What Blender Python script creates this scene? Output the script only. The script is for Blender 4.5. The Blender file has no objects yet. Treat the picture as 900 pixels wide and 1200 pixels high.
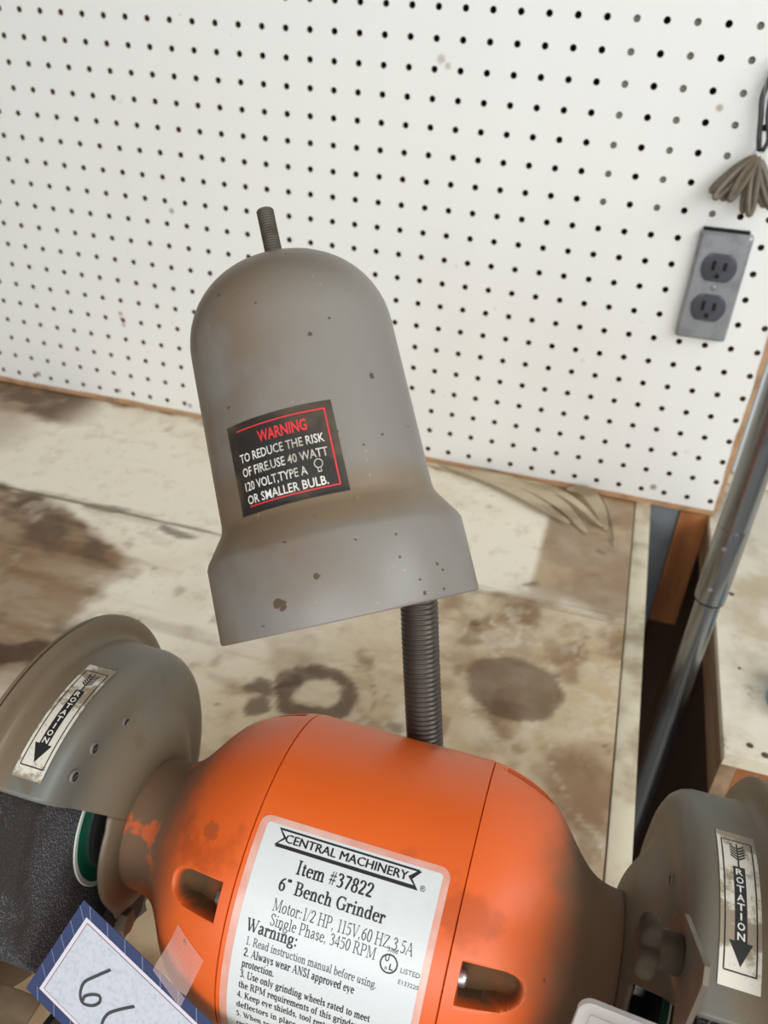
import bpy, math, random
import numpy as np
from mathutils import Matrix, Vector
random.seed(4)
sc = bpy.context.scene
C = sc.collection

# ------------------------------------------------------------------ camera
CAM = Vector((0.66525527, -0.85134615, 0.48982726))
RW = np.array([[0.9548737531, 0.2934031826, 0.0461593760],
               [0.1975957612, -0.5115084284, -0.8362505861],
               [-0.2217476735, 0.8076346328, -0.5464011980]])     # rows: right, down, forward
FP = 945.72
cd = bpy.data.cameras.new('camera'); cam = bpy.data.objects.new('camera', cd); C.objects.link(cam)
m = Matrix.Identity(4)
for r in range(3):
    m[r][0] = RW[0][r]; m[r][1] = -RW[1][r]; m[r][2] = -RW[2][r]; m[r][3] = CAM[r]
cam.matrix_world = m
cd.sensor_fit = 'VERTICAL'; cd.sensor_height = 36.0; cd.lens = FP / 1200 * 36
cd.clip_start = 0.02; cd.clip_end = 60
cd.dof.use_dof = True; cd.dof.focus_distance = 0.325; cd.dof.aperture_fstop = 15.0
sc.camera = cam

# ------------------------------------------------------------------ light
sc.view_settings.view_transform = 'Standard'; sc.view_settings.look = 'None'
sc.view_settings.gamma = 1; sc.view_settings.use_curve_mapping = False
sc.view_settings.exposure = -0.37
w = bpy.data.worlds.new('sky'); sc.world = w; w.use_nodes = True
w.node_tree.nodes['Background'].inputs[0].default_value = (0.82, 0.91, 1.0, 1)
w.node_tree.nodes['Background'].inputs[1].default_value = 1.6

def area(name, loc, target, sx, sy, power, col):
    l = bpy.data.lights.new(name, 'AREA'); l.shape = 'RECTANGLE'; l.size = sx; l.size_y = sy
    l.energy = power; l.color = col
    o = bpy.data.objects.new(name, l); C.objects.link(o); o.location = loc
    o.rotation_euler = (Vector(target) - Vector(loc)).to_track_quat('-Z', 'Y').to_euler()
    return o
area('door_daylight', (1.4, -2.5, 1.05), (0.6, -0.3, 0.0), 3.0, 1.1, 54, (1.0, 0.99, 0.97))
area('top_fill_light', (2.2, -0.9, 1.35), (0.5, -0.35, 0.0), 1.2, 0.9, 26, (0.92, 0.96, 1.0))  # added fill from upper right to brighten the bench top, no window there

# ------------------------------------------------------------------ helpers
def lin(c):
    c = c / 255.0
    return c / 12.92 if c <= 0.04045 else ((c + 0.055) / 1.055) ** 2.4
def rgb(r, g, b): return (lin(r), lin(g), lin(b), 1)

class Mat:
    def __init__(s, name, col, rough=0.6, metal=0.0, spec=0.5):
        s.m = bpy.data.materials.new(name); s.m.use_nodes = True
        s.t = s.m.node_tree; s.n = s.t.nodes; s.b = s.n['Principled BSDF']
        s.b.inputs['Roughness'].default_value = rough; s.b.inputs['Metallic'].default_value = metal
        s.b.inputs['Specular IOR Level'].default_value = spec
        s.b.inputs['Base Color'].default_value = col
        rg = s.n.new('ShaderNodeRGB'); rg.outputs[0].default_value = col; s.col = rg.outputs[0]
        s.tc = s.n.new('ShaderNodeTexCoord'); s.co = s.tc.outputs['Object']
        s.link(s.col, s.b.inputs['Base Color'])
    def link(s, a, b): s.t.links.new(a, b)
    def noise(s, scale, detail=5, rough=0.55, stretch=None, w=0.0):
        co = s.co
        mp = s.n.new('ShaderNodeMapping'); s.link(co, mp.inputs[0])
        if stretch: mp.inputs['Scale'].default_value = stretch
        mp.inputs['Location'].default_value = (w, w * 1.7, w * 0.3)
        nz = s.n.new('ShaderNodeTexNoise'); s.link(mp.outputs[0], nz.inputs['Vector'])
        nz.inputs['Scale'].default_value = scale; nz.inputs['Detail'].default_value = detail
        nz.inputs['Roughness'].default_value = rough
        return nz.outputs['Fac']
    def ramp(s, fac, a, b, v0=0.0, v1=1.0):
        r = s.n.new('ShaderNodeMapRange'); r.interpolation_type = 'SMOOTHSTEP'
        s.link(fac, r.inputs['Value'])
        r.inputs['From Min'].default_value = a; r.inputs['From Max'].default_value = b
        r.inputs['To Min'].default_value = v0; r.inputs['To Max'].default_value = v1
        return r.outputs['Result']
    def math(s, op, a, b=None):
        q = s.n.new('ShaderNodeMath'); q.operation = op
        for k, v in enumerate((a, b)):
            if v is None: continue
            if isinstance(v, (int, float)): q.inputs[k].default_value = v
            else: s.link(v, q.inputs[k])
        return q.outputs[0]
    def mix(s, fac, colr):
        x = s.n.new('ShaderNodeMix'); x.data_type = 'RGBA'
        if isinstance(fac, (int, float)): x.inputs[0].default_value = fac
        else: s.link(fac, x.inputs[0])
        s.link(s.col, x.inputs[6])
        if isinstance(colr, tuple): x.inputs[7].default_value = colr
        else: s.link(colr, x.inputs[7])
        s.col = x.outputs[2]; s.link(s.col, s.b.inputs['Base Color']); return s
    def xyz(s, k):
        q = s.n.new('ShaderNodeSeparateXYZ'); s.link(s.co, q.inputs[0]); return q.outputs[k]
    def bump(s, fac, strength=0.2, dist=0.001):
        b = s.n.new('ShaderNodeBump'); b.inputs['Strength'].default_value = strength
        b.inputs['Distance'].default_value = dist; s.link(fac, b.inputs['Height'])
        s.link(b.outputs[0], s.b.inputs['Normal']); return s
    def rough(s, sock): s.link(sock, s.b.inputs['Roughness']); return s
    def near(s, c, r, soft=0.4):
        """mask of a stain about point c with radius r, wobbly edge"""
        q = s.n.new('ShaderNodeVectorMath'); q.operation = 'DISTANCE'; s.link(s.co, q.inputs[0])
        q.inputs[1].default_value = c
        d = s.math('ADD', q.outputs['Value'], s.math('MULTIPLY', s.math('SUBTRACT', s.noise(2.2 / r, 3), 0.5), r * 1.3))
        return s.ramp(d, r * (1 + soft) , r * (1 - soft))

def empty(name, loc=(0, 0, 0), label=None, cat=None, group=None, kind=None):
    o = bpy.data.objects.new(name, None); C.objects.link(o); o.location = loc
    o.empty_display_size = 0.02
    tag(o, label, cat, group, kind); return o
def tag(o, label=None, cat=None, group=None, kind=None):
    if label: o['label'] = label
    if cat: o['category'] = cat
    if group: o['group'] = group
    if kind: o['kind'] = kind
    return o
def mesh(name, V, F, mats, parent=None, smooth=True, fm=None, sharp=None, **kw):
    me = bpy.data.meshes.new(name)
    off = Vector((0, 0, 0))
    if parent is not None:
        off = world_loc(parent)
    V = [(v[0] - off.x, v[1] - off.y, v[2] - off.z) for v in V]
    me.from_pydata(V, [], [tuple(int(i) for i in f) for f in F]); 
    if not isinstance(mats, (list, tuple)): mats = [mats]
    for q in mats: me.materials.append(q.m if isinstance(q, Mat) else q)
    if fm is not None: me.polygons.foreach_set('material_index', fm)
    me.polygons.foreach_set('use_smooth', [smooth] * len(me.polygons))
    me.update()
    if smooth and sharp: me.set_sharp_from_angle(angle=math.radians(sharp))
    o = bpy.data.objects.new(name, me); C.objects.link(o)
    if parent is not None: o.parent = parent
    tag(o, **kw); return o
def world_loc(o):
    v = Vector(o.location)
    while o.parent: o = o.parent; v += Vector(o.location)
    return v
class MB:
    def __init__(s): s.V = []; s.F = []; s.M = []
    def add(s, V, F, mi=0):
        k = len(s.V); s.V += [tuple(v) for v in V]
        s.F += [tuple(int(i) + k for i in f) for f in F]; s.M += [mi] * len(F)
    def box(s, lo, hi, mi=0, bev=0.0):
        x0, y0, z0 = lo; x1, y1, z1 = hi
        if bev <= 0:
            V = [(x0, y0, z0), (x1, y0, z0), (x1, y1, z0), (x0, y1, z0), (x0, y0, z1), (x1, y0, z1), (x1, y1, z1), (x0, y1, z1)]
            s.add(V, [(0, 3, 2, 1), (4, 5, 6, 7), (0, 1, 5, 4), (1, 2, 6, 5), (2, 3, 7, 6), (3, 0, 4, 7)], mi)
        else:
            import bmesh
            bm = bmesh.new(); bmesh.ops.create_cube(bm, size=1)
            for v in bm.verts:
                v.co = Vector(((x0 + x1) / 2 + v.co.x * (x1 - x0), (y0 + y1) / 2 + v.co.y * (y1 - y0), (z0 + z1) / 2 + v.co.z * (z1 - z0)))
            bmesh.ops.bevel(bm, geom=bm.edges[:] , offset=bev, segments=2, affect='EDGES', profile=0.5)
            bm.verts.index_update()
            s.add([v.co[:] for v in bm.verts], [[v.index for v in f.verts] for f in bm.faces], mi); bm.free()
    def lathe(s, prof, o=(0, 0, 0), ax=(0, 0, 1), n=48, mi=0, a0=0, a1=360, lobes=None):
        """prof: list of (t along axis, radius)"""
        ax = Vector(ax).normalized(); o = Vector(o)
        e = Vector((1, 0, 0)) if abs(ax.x) < 0.9 else Vector((0, 0, 1))
        p = (e - ax * e.dot(ax)).normalized(); q = ax.cross(p)
        full = abs(a1 - a0) >= 360; m_ = n if full else n + 1
        V = []; F = []
        for t, r in prof:
            for k in range(m_):
                a = math.radians(a0 + (a1 - a0) * k / n)
                rr = r * (lobes(a) if lobes else 1)
                V.append(o + ax * t + p * (rr * math.cos(a)) + q * (rr * math.sin(a)))
        for i in range(len(prof) - 1):
            for k in range(n):
                k2 = (k + 1) % m_
                F.append((i * m_ + k, i * m_ + k2, (i + 1) * m_ + k2, (i + 1) * m_ + k))
        s.add(V, F, mi)
    def tube(s, pts, r, n=12, mi=0, cap=True, radf=None):
        P = [Vector(p) for p in pts]; V = []; F = []
        T = [(P[min(i + 1, len(P) - 1)] - P[max(i - 1, 0)]).normalized() for i in range(len(P))]
        e = Vector((0, 0, 1)) if abs(T[0].z) < 0.9 else Vector((1, 0, 0))
        a = (e - T[0] * e.dot(T[0])).normalized()
        for i, (p, t) in enumerate(zip(P, T)):
            a = (a - t * a.dot(t)).normalized(); b = t.cross(a)
            rr = radf(i) if radf else r
            ra, rb = rr if isinstance(rr, tuple) else (rr, rr)
            for k in range(n):
                g = 2 * math.pi * k / n; V.append(p + a * (ra * math.cos(g)) + b * (rb * math.sin(g)))
        for i in range(len(P) - 1):
            for k in range(n):
                F.append((i * n + k, i * n + (k + 1) % n, (i + 1) * n + (k + 1) % n, (i + 1) * n + k))
        if cap: F.append(tuple(range(n))[::-1]); F.append(tuple(range((len(P) - 1) * n, len(P) * n)))
        s.add(V, F, mi)
    def prism(s, poly, to3, t0, t1, mi=0):
        """poly 2D -> prism between heights t0,t1 using to3(u,v,t)"""
        n = len(poly)
        V = [to3(u, v, t0) for u, v in poly] + [to3(u, v, t1) for u, v in poly]
        s.add(V, [tuple(range(n))[::-1], tuple(range(n, 2 * n))] + [(k, (k + 1) % n, n + (k + 1) % n, n + k) for k in range(n)], mi)
    def build(s, name, mats, parent=None, smooth=True, sharp=40, **kw):
        return mesh(name, s.V, s.F, mats, parent, smooth, s.M, sharp, **kw)
def spline(pts, n=12):
    P = [Vector(p) for p in pts]; P = [P[0] * 2 - P[1]] + P + [P[-1] * 2 - P[-2]]
    out = []
    for i in range(1, len(P) - 2):
        for k in range(n):
            t = k / n
            out.append(0.5 * ((2 * P[i]) + (P[i + 1] - P[i - 1]) * t + (2 * P[i - 1] - 5 * P[i] + 4 * P[i + 1] - P[i + 2]) * t * t + (3 * P[i] - P[i - 1] - 3 * P[i + 1] + P[i + 2]) * t ** 3))
    out.append(P[-2]); return out

# text as flat 2D triangles (u right, v up)
_tc = {}
def text2d(s, size, width=None, bold=0.0, align='L', shear=0.0):
    """returns verts[(u,v)], faces; optionally fitted to width"""
    cu = bpy.data.curves.new('t', 'FONT'); cu.body = s; cu.size = 1.0; cu.resolution_u = 2
    cu.offset = bold; cu.shear = shear
    ob = bpy.data.objects.new('t', cu); C.objects.link(ob)
    dg = bpy.context.evaluated_depsgraph_get(); me = ob.evaluated_get(dg).to_mesh()
    V = [(v.co.x, v.co.y) for v in me.vertices]; F = [tuple(p.vertices) for p in me.polygons]
    ob.evaluated_get(dg).to_mesh_clear(); bpy.data.objects.remove(ob); bpy.data.curves.remove(cu)
    if not V: return [], []
    x0 = min(v[0] for v in V); x1 = max(v[0] for v in V)
    k = size / 0.72; kx = k if width is None else width / (x1 - x0)
    V = [((v[0] - x0) * kx, v[1] * k) for v in V]
    W = (x1 - x0) * kx
    if align == 'C': V = [(v[0] - W / 2, v[1]) for v in V]
    return V, F
class Decal:
    """flat print laid on a curved surface: to3(u, v, lift)"""
    def __init__(s, to3): s.mb = MB(); s.f = to3; s.lay = 0.00010
    def rect(s, u0, v0, u1, v1, mi, lift, nu=1, nv=1):
        s.quad([(u0, v0), (u1, v0), (u1, v1), (u0, v1)], mi, lift, nu, nv)
    def quad(s, q, mi, lift, nu=1, nv=1):
        V = []; F = []
        for j in range(nv + 1):
            for i in range(nu + 1):
                a = i / nu; b = j / nv
                u = (q[0][0] * (1 - a) + q[1][0] * a) * (1 - b) + (q[3][0] * (1 - a) + q[2][0] * a) * b
                v = (q[0][1] * (1 - a) + q[1][1] * a) * (1 - b) + (q[3][1] * (1 - a) + q[2][1] * a) * b
                V.append(s.f(u, v, lift))
        for j in range(nv):
            for i in range(nu):
                k = j * (nu + 1) + i; F.append((k, k + 1, k + nu + 2, k + nu + 1))
        s.mb.add(V, F, mi)
    def line(s, a, b, w, mi, lift, n=1):
        d = Vector((b[0] - a[0], b[1] - a[1])); L = d.length; d /= L; nrm = Vector((-d.y, d.x)) * w / 2
        s.quad([(a[0] - nrm.x, a[1] - nrm.y), (b[0] - nrm.x, b[1] - nrm.y), (b[0] + nrm.x, b[1] + nrm.y), (a[0] + nrm.x, a[1] + nrm.y)], mi, lift, max(1, n), 1)
    def frame(s, u0, v0, u1, v1, w, mi, lift, nu=8, nv=12):
        s.line((u0, v0), (u1, v0), w, mi, lift, nu); s.line((u0, v1), (u1, v1), w, mi, lift, nu)
        s.line((u0, v0), (u0, v1), w, mi, lift, nv); s.line((u1, v0), (u1, v1), w, mi, lift, nv)
    def poly(s, P, mi, lift): s.mb.add([s.f(u, v, lift) for u, v in P], [tuple(range(len(P)))], mi)
    def ring(s, c, r0, r1, mi, lift, n=28, ky=1.0):
        V = []; F = []
        for k in range(n):
            a = 2 * math.pi * k / n
            for r in (r0, r1): V.append(s.f(c[0] + r * math.cos(a), c[1] + ky * r * math.sin(a), lift))
        for k in range(n):
            j = (k + 1) % n; F.append((2 * k, 2 * k + 1, 2 * j + 1, 2 * j))
        s.mb.add(V, F, mi)
    def text(s, t, u, v, size, mi, lift, width=None, bold=0.0, align='L', slope=0.0, serif=False):
        V, F = (serif2d if serif else text2d)(t, size, width, bold, align)
        s.mb.add([s.f(u + a, v + b + slope * a, lift) for a, b in V], F, mi)
def stroke2d(pts, w, n=8):
    P = spline([(p[0], p[1], 0) for p in pts], n); V = []; F = []
    for i, p in enumerate(P):
        t = (P[min(i + 1, len(P) - 1)] - P[max(i - 1, 0)]).normalized(); nn = Vector((-t.y, t.x, 0)) * w / 2
        V += [(p.x - nn.x, p.y - nn.y), (p.x + nn.x, p.y + nn.y)]
    for i in range(len(P) - 1): F.append((2 * i, 2 * i + 2, 2 * i + 3, 2 * i + 1))
    return V, F

# ---- a small serif alphabet drawn as strokes (thick stems, thin joins, slab-like serifs)
# glyph = (advance, [strokes]); stroke = (kind, pts); kinds: 's' stem thick, 't' thin, 'c' smooth curve medium, 'f' serif bar
def _g(adv, *st): return (adv, st)
def _S(x, y0, y1, top=True, bot=True, half=None):     # stem with serifs
    r = [('s', [(x, y0), (x, y1)])]
    if bot: r.append(('f', [(x - .13, y0), (x + .13, y0)]))
    if top is True: r.append(('f', [(x - .13, y1), (x + .13, y1)]))
    elif top == 'l': r.append(('f', [(x - .14, y1 - .03), (x, y1)]))
    return r
def _o(x, y, rx, ry, a0=0, a1=360, n=18):
    return [(x + rx * math.cos(math.radians(a0 + (a1 - a0) * k / n)), y + ry * math.sin(math.radians(a0 + (a1 - a0) * k / n))) for k in range(n + 1)]
X = .47
GL = {
 ' ': _g(.26), '.': _g(.25, ('d', [(.1, .05)])), ',': _g(.25, ('d', [(.1, .05)]), ('t', [(.14, .05), (.08, -.12)])),
 ':': _g(.28, ('d', [(.12, .05)]), ('d', [(.12, .38)])), '"': _g(.36, ('s', [(.1, .55), (.12, .72)]), ('s', [(.24, .55), (.26, .72)])),
 '#': _g(.52, ('t', [(.12, 0), (.22, .7)]), ('t', [(.3, 0), (.4, .7)]), ('t', [(.03, .25), (.48, .25)]), ('t', [(.05, .47), (.5, .47)])),
 '/': _g(.3, ('t', [(0, -.02), (.26, .72)])),
 '0': _g(.5, ('c', _o(.25, .35, .17, .34))), '1': _g(.42, *_S(.22, 0, .7, 'l')),
 '2': _g(.5, ('c', [(.07, .52), (.12, .65), (.24, .7), (.37, .63), (.39, .5), (.3, .32), (.06, .03)]), ('s2', [(.06, .04), (.43, .04)])),
 '3': _g(.5, ('c', [(.08, .58), (.2, .7), (.36, .62), (.36, .48), (.2, .38)]), ('c', [(.2, .38), (.38, .32), (.4, .15), (.27, .01), (.07, .06)])),
 '4': _g(.5, ('s', [(.34, 0), (.34, .7)]), ('t', [(.34, .7), (.04, .2)]), ('s2', [(.04, .2), (.46, .2)])),
 '5': _g(.5, ('s2', [(.13, .66), (.42, .66)]), ('t', [(.13, .68), (.09, .4)]), ('c', [(.09, .4), (.28, .42), (.4, .28), (.36, .08), (.2, 0), (.06, .06)])),
 '6': _g(.5, ('c', [(.4, .68), (.2, .56), (.09, .33), (.12, .1), (.25, 0), (.39, .1), (.4, .28), (.28, .41), (.12, .35)])),
 '7': _g(.5, ('s2', [(.06, .66), (.44, .66)]), ('s', [(.43, .66), (.2, 0)])),
 '8': _g(.5, ('c', _o(.25, .53, .135, .165)), ('c', _o(.25, .18, .165, .185))),
 '9': _g(.5, ('c', [(.1, .02), (.3, .14), (.41, .37), (.38, .6), (.25, .7), (.11, .6), (.1, .42), (.22, .29), (.38, .35)])),
 'A': _g(.7, ('t', [(.06, 0), (.33, .7)]), ('s', [(.33, .7), (.58, 0)]), ('t', [(.15, .24), (.49, .24)]), ('f', [(-.01, 0), (.15, 0)]), ('f', [(.48, 0), (.69, 0)])),
 'B': _g(.64, *_S(.14, 0, .7), ('c', [(.14, .69), (.4, .67), (.46, .53), (.36, .38), (.14, .37)]), ('c', [(.14, .37), (.46, .34), (.52, .18), (.42, .02), (.14, .01)])),
 'C': _g(.66, ('c', _o(.35, .35, .28, .34, 50, 310)), ('t', [(.57, .7), (.57, .5)])),
 'E': _g(.62, *_S(.14, 0, .7), ('t', [(.14, .68), (.53, .68), (.54, .54)]), ('t', [(.14, .37), (.42, .37)]), ('t', [(.14, .02), (.55, .02), (.58, .18)])),
 'G': _g(.72, ('c', _o(.35, .35, .28, .34, 50, 330)), ('t', [(.57, .7), (.57, .5)]), ('s', [(.58, .02), (.58, .3)]), ('f', [(.45, .31), (.7, .31)])),
 'H': _g(.74, *_S(.14, 0, .7), *_S(.58, 0, .7), ('t', [(.14, .36), (.58, .36)])),
 'I': _g(.36, *_S(.17, 0, .7)),
 'J': _g(.4, ('s', [(.24, .1), (.24, .7)]), ('f', [(.1, .7), (.38, .7)]), ('c', [(.24, .12), (.16, 0), (.03, .06)])),
 'K': _g(.72, *_S(.14, 0, .7), ('t', [(.16, .3), (.52, .7)]), ('s', [(.28, .42), (.58, 0)]), ('f', [(.4, .7), (.64, .7)]), ('f', [(.48, 0), (.7, 0)])),
 'L': _g(.6, *_S(.14, 0, .7), ('t', [(.14, .02), (.52, .02), (.55, .2)])),
 'M': _g(.88, ('t', [(.12, 0), (.12, .7)]), ('s', [(.14, .7), (.42, .04)]), ('t', [(.42, .04), (.7, .7)]), ('s', [(.72, 0), (.72, .7)]), ('f', [(.02, 0), (.22, 0)]), ('f', [(.6, 0), (.85, 0)]), ('f', [(.02, .7), (.18, .7)]), ('f', [(.68, .7), (.85, .7)])),
 'N': _g(.72, ('t', [(.12, 0), (.12, .7)]), ('s', [(.13, .7), (.58, 0)]), ('t', [(.58, 0), (.58, .7)]), ('f', [(.02, 0), (.23, 0)]), ('f', [(.02, .7), (.2, .7)]), ('f', [(.48, .7), (.7, .7)])),
 'P': _g(.6, *_S(.14, 0, .7), ('c', [(.14, .69), (.42, .67), (.5, .51), (.42, .35), (.14, .33)])),
 'R': _g(.68, *_S(.14, 0, .7), ('c', [(.14, .69), (.42, .67), (.48, .52), (.38, .37), (.14, .36)]), ('s', [(.34, .36), (.58, 0)]), ('f', [(.5, 0), (.68, 0)])),
 'S': _g(.54, ('c', [(.42, .55), (.34, .68), (.2, .7), (.09, .6), (.12, .46), (.38, .28), (.43, .14), (.33, .01), (.18, 0), (.07, .15)])),
 'U': _g(.72, ('s', [(.14, .2), (.14, .7)]), ('c', [(.14, .22), (.2, .02), (.36, -.01), (.52, .03), (.57, .22)]), ('t', [(.57, .2), (.57, .7)]), ('f', [(.02, .7), (.26, .7)]), ('f', [(.47, .7), (.68, .7)])),
 'V': _g(.68, ('s', [(.1, .7), (.35, 0)]), ('t', [(.35, 0), (.58, .7)]), ('f', [(0, .7), (.22, .7)]), ('f', [(.48, .7), (.67, .7)])),
 'W': _g(.96, ('s', [(.1, .7), (.3, 0)]), ('t', [(.3, 0), (.47, .6)]), ('s', [(.42, .7), (.65, 0)]), ('t', [(.65, 0), (.86, .7)]), ('f', [(0, .7), (.22, .7)]), ('f', [(.34, .7), (.54, .7)]), ('f', [(.77, .7), (.95, .7)])),
 'Z': _g(.62, ('t', [(.08, .52), (.09, .68), (.52, .68)]), ('s', [(.52, .68), (.07, .02)]), ('t', [(.07, .02), (.53, .02), (.56, .18)])),
 'a': _g(.46, ('c', [(.09, .37), (.16, .46), (.28, .44), (.31, .33)]), ('s', [(.32, .36), (.32, .05)]), ('t', [(.32, .06), (.44, .03)]), ('c', [(.32, .28), (.14, .22), (.07, .1), (.15, .0), (.31, .1)])),
 'b': _g(.52, ('s', [(.11, 0), (.11, .7)]), ('f', [(0, .68), (.11, .7)]), ('c', _o(.27, .22, .16, .225, 150, -150))),
 'c': _g(.44, ('c', _o(.24, .22, .17, .225, 45, 315)), ('d', [(.34, .36)])),
 'd': _g(.54, ('s', [(.39, 0), (.39, .7)]), ('f', [(.28, .68), (.39, .7)]), ('f', [(.39, .01), (.5, .03)]), ('c', _o(.23, .22, .16, .225, 30, 330))),
 'e': _g(.46, ('c', _o(.24, .22, .17, .225, 5, 320)), ('t', [(.07, .26), (.41, .26)])),
 'f': _g(.34, ('s', [(.14, 0), (.14, .56)]), ('c', [(.14, .55), (.2, .7), (.33, .66)]), ('f', [(.02, .43), (.28, .43)]), ('f', [(.03, 0), (.26, 0)])),
 'g': _g(.5, ('c', _o(.22, .28, .14, .16)), ('c', [(.14, .13), (.1, .04), (.34, .01), (.42, -.1), (.24, -.2), (.06, -.14), (.1, -.02)]), ('t', [(.34, .38), (.46, .43)])),
 'h': _g(.55, *_S(.12, 0, .7, 'l'), ('c', [(.13, .32), (.24, .45), (.36, .42), (.4, .3)]), *_S(.4, 0, .31, False)),
 'i': _g(.28, *_S(.13, 0, .44, 'l'), ('d', [(.13, .62)])),
 'k': _g(.52, *_S(.12, 0, .7, 'l'), ('t', [(.13, .2), (.38, .43)]), ('s', [(.22, .27), (.42, 0)]), ('f', [(.28, .43), (.47, .43)]), ('f', [(.34, 0), (.51, 0)])),
 'l': _g(.28, *_S(.13, 0, .7, 'l')),
 'm': _g(.82, *_S(.12, 0, .44, 'l'), ('c', [(.13, .32), (.24, .45), (.36, .42), (.4, .3)]), *_S(.4, 0, .31, False), ('c', [(.41, .32), (.52, .45), (.64, .42), (.68, .3)]), *_S(.68, 0, .31, False)),
 'n': _g(.55, *_S(.12, 0, .44, 'l'), ('c', [(.13, .32), (.24, .45), (.36, .42), (.4, .3)]), *_S(.4, 0, .31, False)),
 'o': _g(.5, ('c', _o(.24, .22, .17, .225))),
 'p': _g(.53, ('s', [(.12, -.22), (.12, .44)]), ('f', [(.01, .42), (.12, .44)]), ('f', [(.01, -.22), (.25, -.22)]), ('c', _o(.27, .22, .16, .225, 150, -150))),
 'q': _g(.53, ('s', [(.39, -.22), (.39, .44)]), ('f', [(.28, -.22), (.5, -.22)]), ('c', _o(.23, .22, .16, .225, 30, 330))),
 'r': _g(.4, *_S(.12, 0, .44, 'l'), ('c', [(.13, .3), (.22, .44), (.34, .42)]), ('d', [(.33, .38)])),
 's': _g(.4, ('c', [(.31, .34), (.25, .44), (.13, .44), (.08, .34), (.16, .25), (.29, .17), (.31, .07), (.2, 0), (.07, .1)])),
 't': _g(.32, ('s', [(.14, .08), (.14, .58)]), ('f', [(.02, .43), (.28, .43)]), ('c', [(.14, .1), (.18, .01), (.3, .05)])),
 'u': _g(.55, ('s', [(.12, .12), (.12, .44)]), ('f', [(.01, .43), (.12, .44)]), ('c', [(.12, .14), (.16, .02), (.27, .01), (.39, .12)]), ('s', [(.39, 0), (.39, .44)]), ('f', [(.28, .43), (.39, .44)]), ('f', [(.39, .01), (.5, .03)])),
 'v': _g(.5, ('s', [(.08, .44), (.24, 0)]), ('t', [(.24, 0), (.4, .44)]), ('f', [(0, .44), (.18, .44)]), ('f', [(.32, .44), (.48, .44)])),
 'w': _g(.72, ('s', [(.08, .44), (.22, 0)]), ('t', [(.22, 0), (.35, .4)]), ('s', [(.33, .44), (.48, 0)]), ('t', [(.48, 0), (.62, .44)]), ('f', [(0, .44), (.18, .44)]), ('f', [(.54, .44), (.7, .44)])),
 'y': _g(.5, ('s', [(.08, .44), (.25, 0)]), ('t', [(.41, .44), (.2, -.16), (.08, -.2)]), ('f', [(0, .44), (.18, .44)]), ('f', [(.32, .44), (.48, .44)])),
}
def serif2d(s, size, width=None, bold=0.0, align='L', shear=0.0):
    V = []; F = []; x = 0.0
    sw = 0.085 + bold; tw = 0.040 + bold * 0.35; cw = 0.062 + bold * 0.7
    for ch in s:
        if ch not in GL:
            ch = ch.upper() if ch.upper() in GL else 'o'
        adv, st = GL[ch]
        for kind, P in st:
            if kind == 'd':
                cx, cy = P[0]; r = 0.055 + bold * .4; k = len(V)
                V += [(x + cx + r * math.cos(a * math.pi / 4), cy + r * math.sin(a * math.pi / 4)) for a in range(8)]; F.append(tuple(range(k, k + 8)))
                continue
            wd = {'s': sw, 't': tw, 'c': cw, 'f': tw, 's2': sw * .8}[kind]
            Q = [Vector(p) for p in P]
            if kind == 'c':
                QQ = [Vector((q.x, q.y)) for q in spline([(p.x, p.y, 0) for p in Q], 3 if len(Q) < 12 else 1)]; Q = QQ
            k0 = len(V)
            for i, p in enumerate(Q):
                t = (Q[min(i + 1, len(Q) - 1)] - Q[max(i - 1, 0)])
                if t.length < 1e-6: t = Vector((1, 0))
                t.normalize()
                ww = wd
                if kind == 'c': ww = tw + (sw * 1.08 - tw) * abs(t.y) ** 1.3
                nn = Vector((-t.y, t.x)) * ww / 2
                V += [(x + p.x - nn.x, p.y - nn.y), (x + p.x + nn.x, p.y + nn.y)]
            for i in range(len(Q) - 1): F.append((k0 + 2 * i, k0 + 2 * i + 2, k0 + 2 * i + 3, k0 + 2 * i + 1))
        x += adv + bold * .35
    k = size / 0.7; kx = k if width is None else width / (x - .05)
    V = [(v[0] * kx, v[1] * k) for v in V]
    if align == 'C': V = [(v[0] - x * kx / 2, v[1]) for v in V]
    return V, F

# ------------------------------------------------------------------ numpy noise for the bench paint
_rs = np.random.RandomState(7); _tab = _rs.rand(256, 256)
def vnoise(x, y):
    xi = np.floor(x).astype(int); yi = np.floor(y).astype(int); fx = x - xi; fy = y - yi
    fx = fx * fx * (3 - 2 * fx); fy = fy * fy * (3 - 2 * fy)
    g = lambda a, b: _tab[a % 256, b % 256]
    return (g(xi, yi) * (1 - fx) + g(xi + 1, yi) * fx) * (1 - fy) + (g(xi, yi + 1) * (1 - fx) + g(xi + 1, yi + 1) * fx) * fy
def fbm(x, y, o=4):
    s = 0; a = .5; n = 0
    for k in range(o):
        s = s + a * vnoise(x * 2 ** k + 17 * k, y * 2 ** k + 31 * k); n += a; a *= .55
    return s / n
def sst(x, a, b):
    t = np.clip((x - a) / (b - a), 0, 1); return t * t * (3 - 2 * t)

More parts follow.
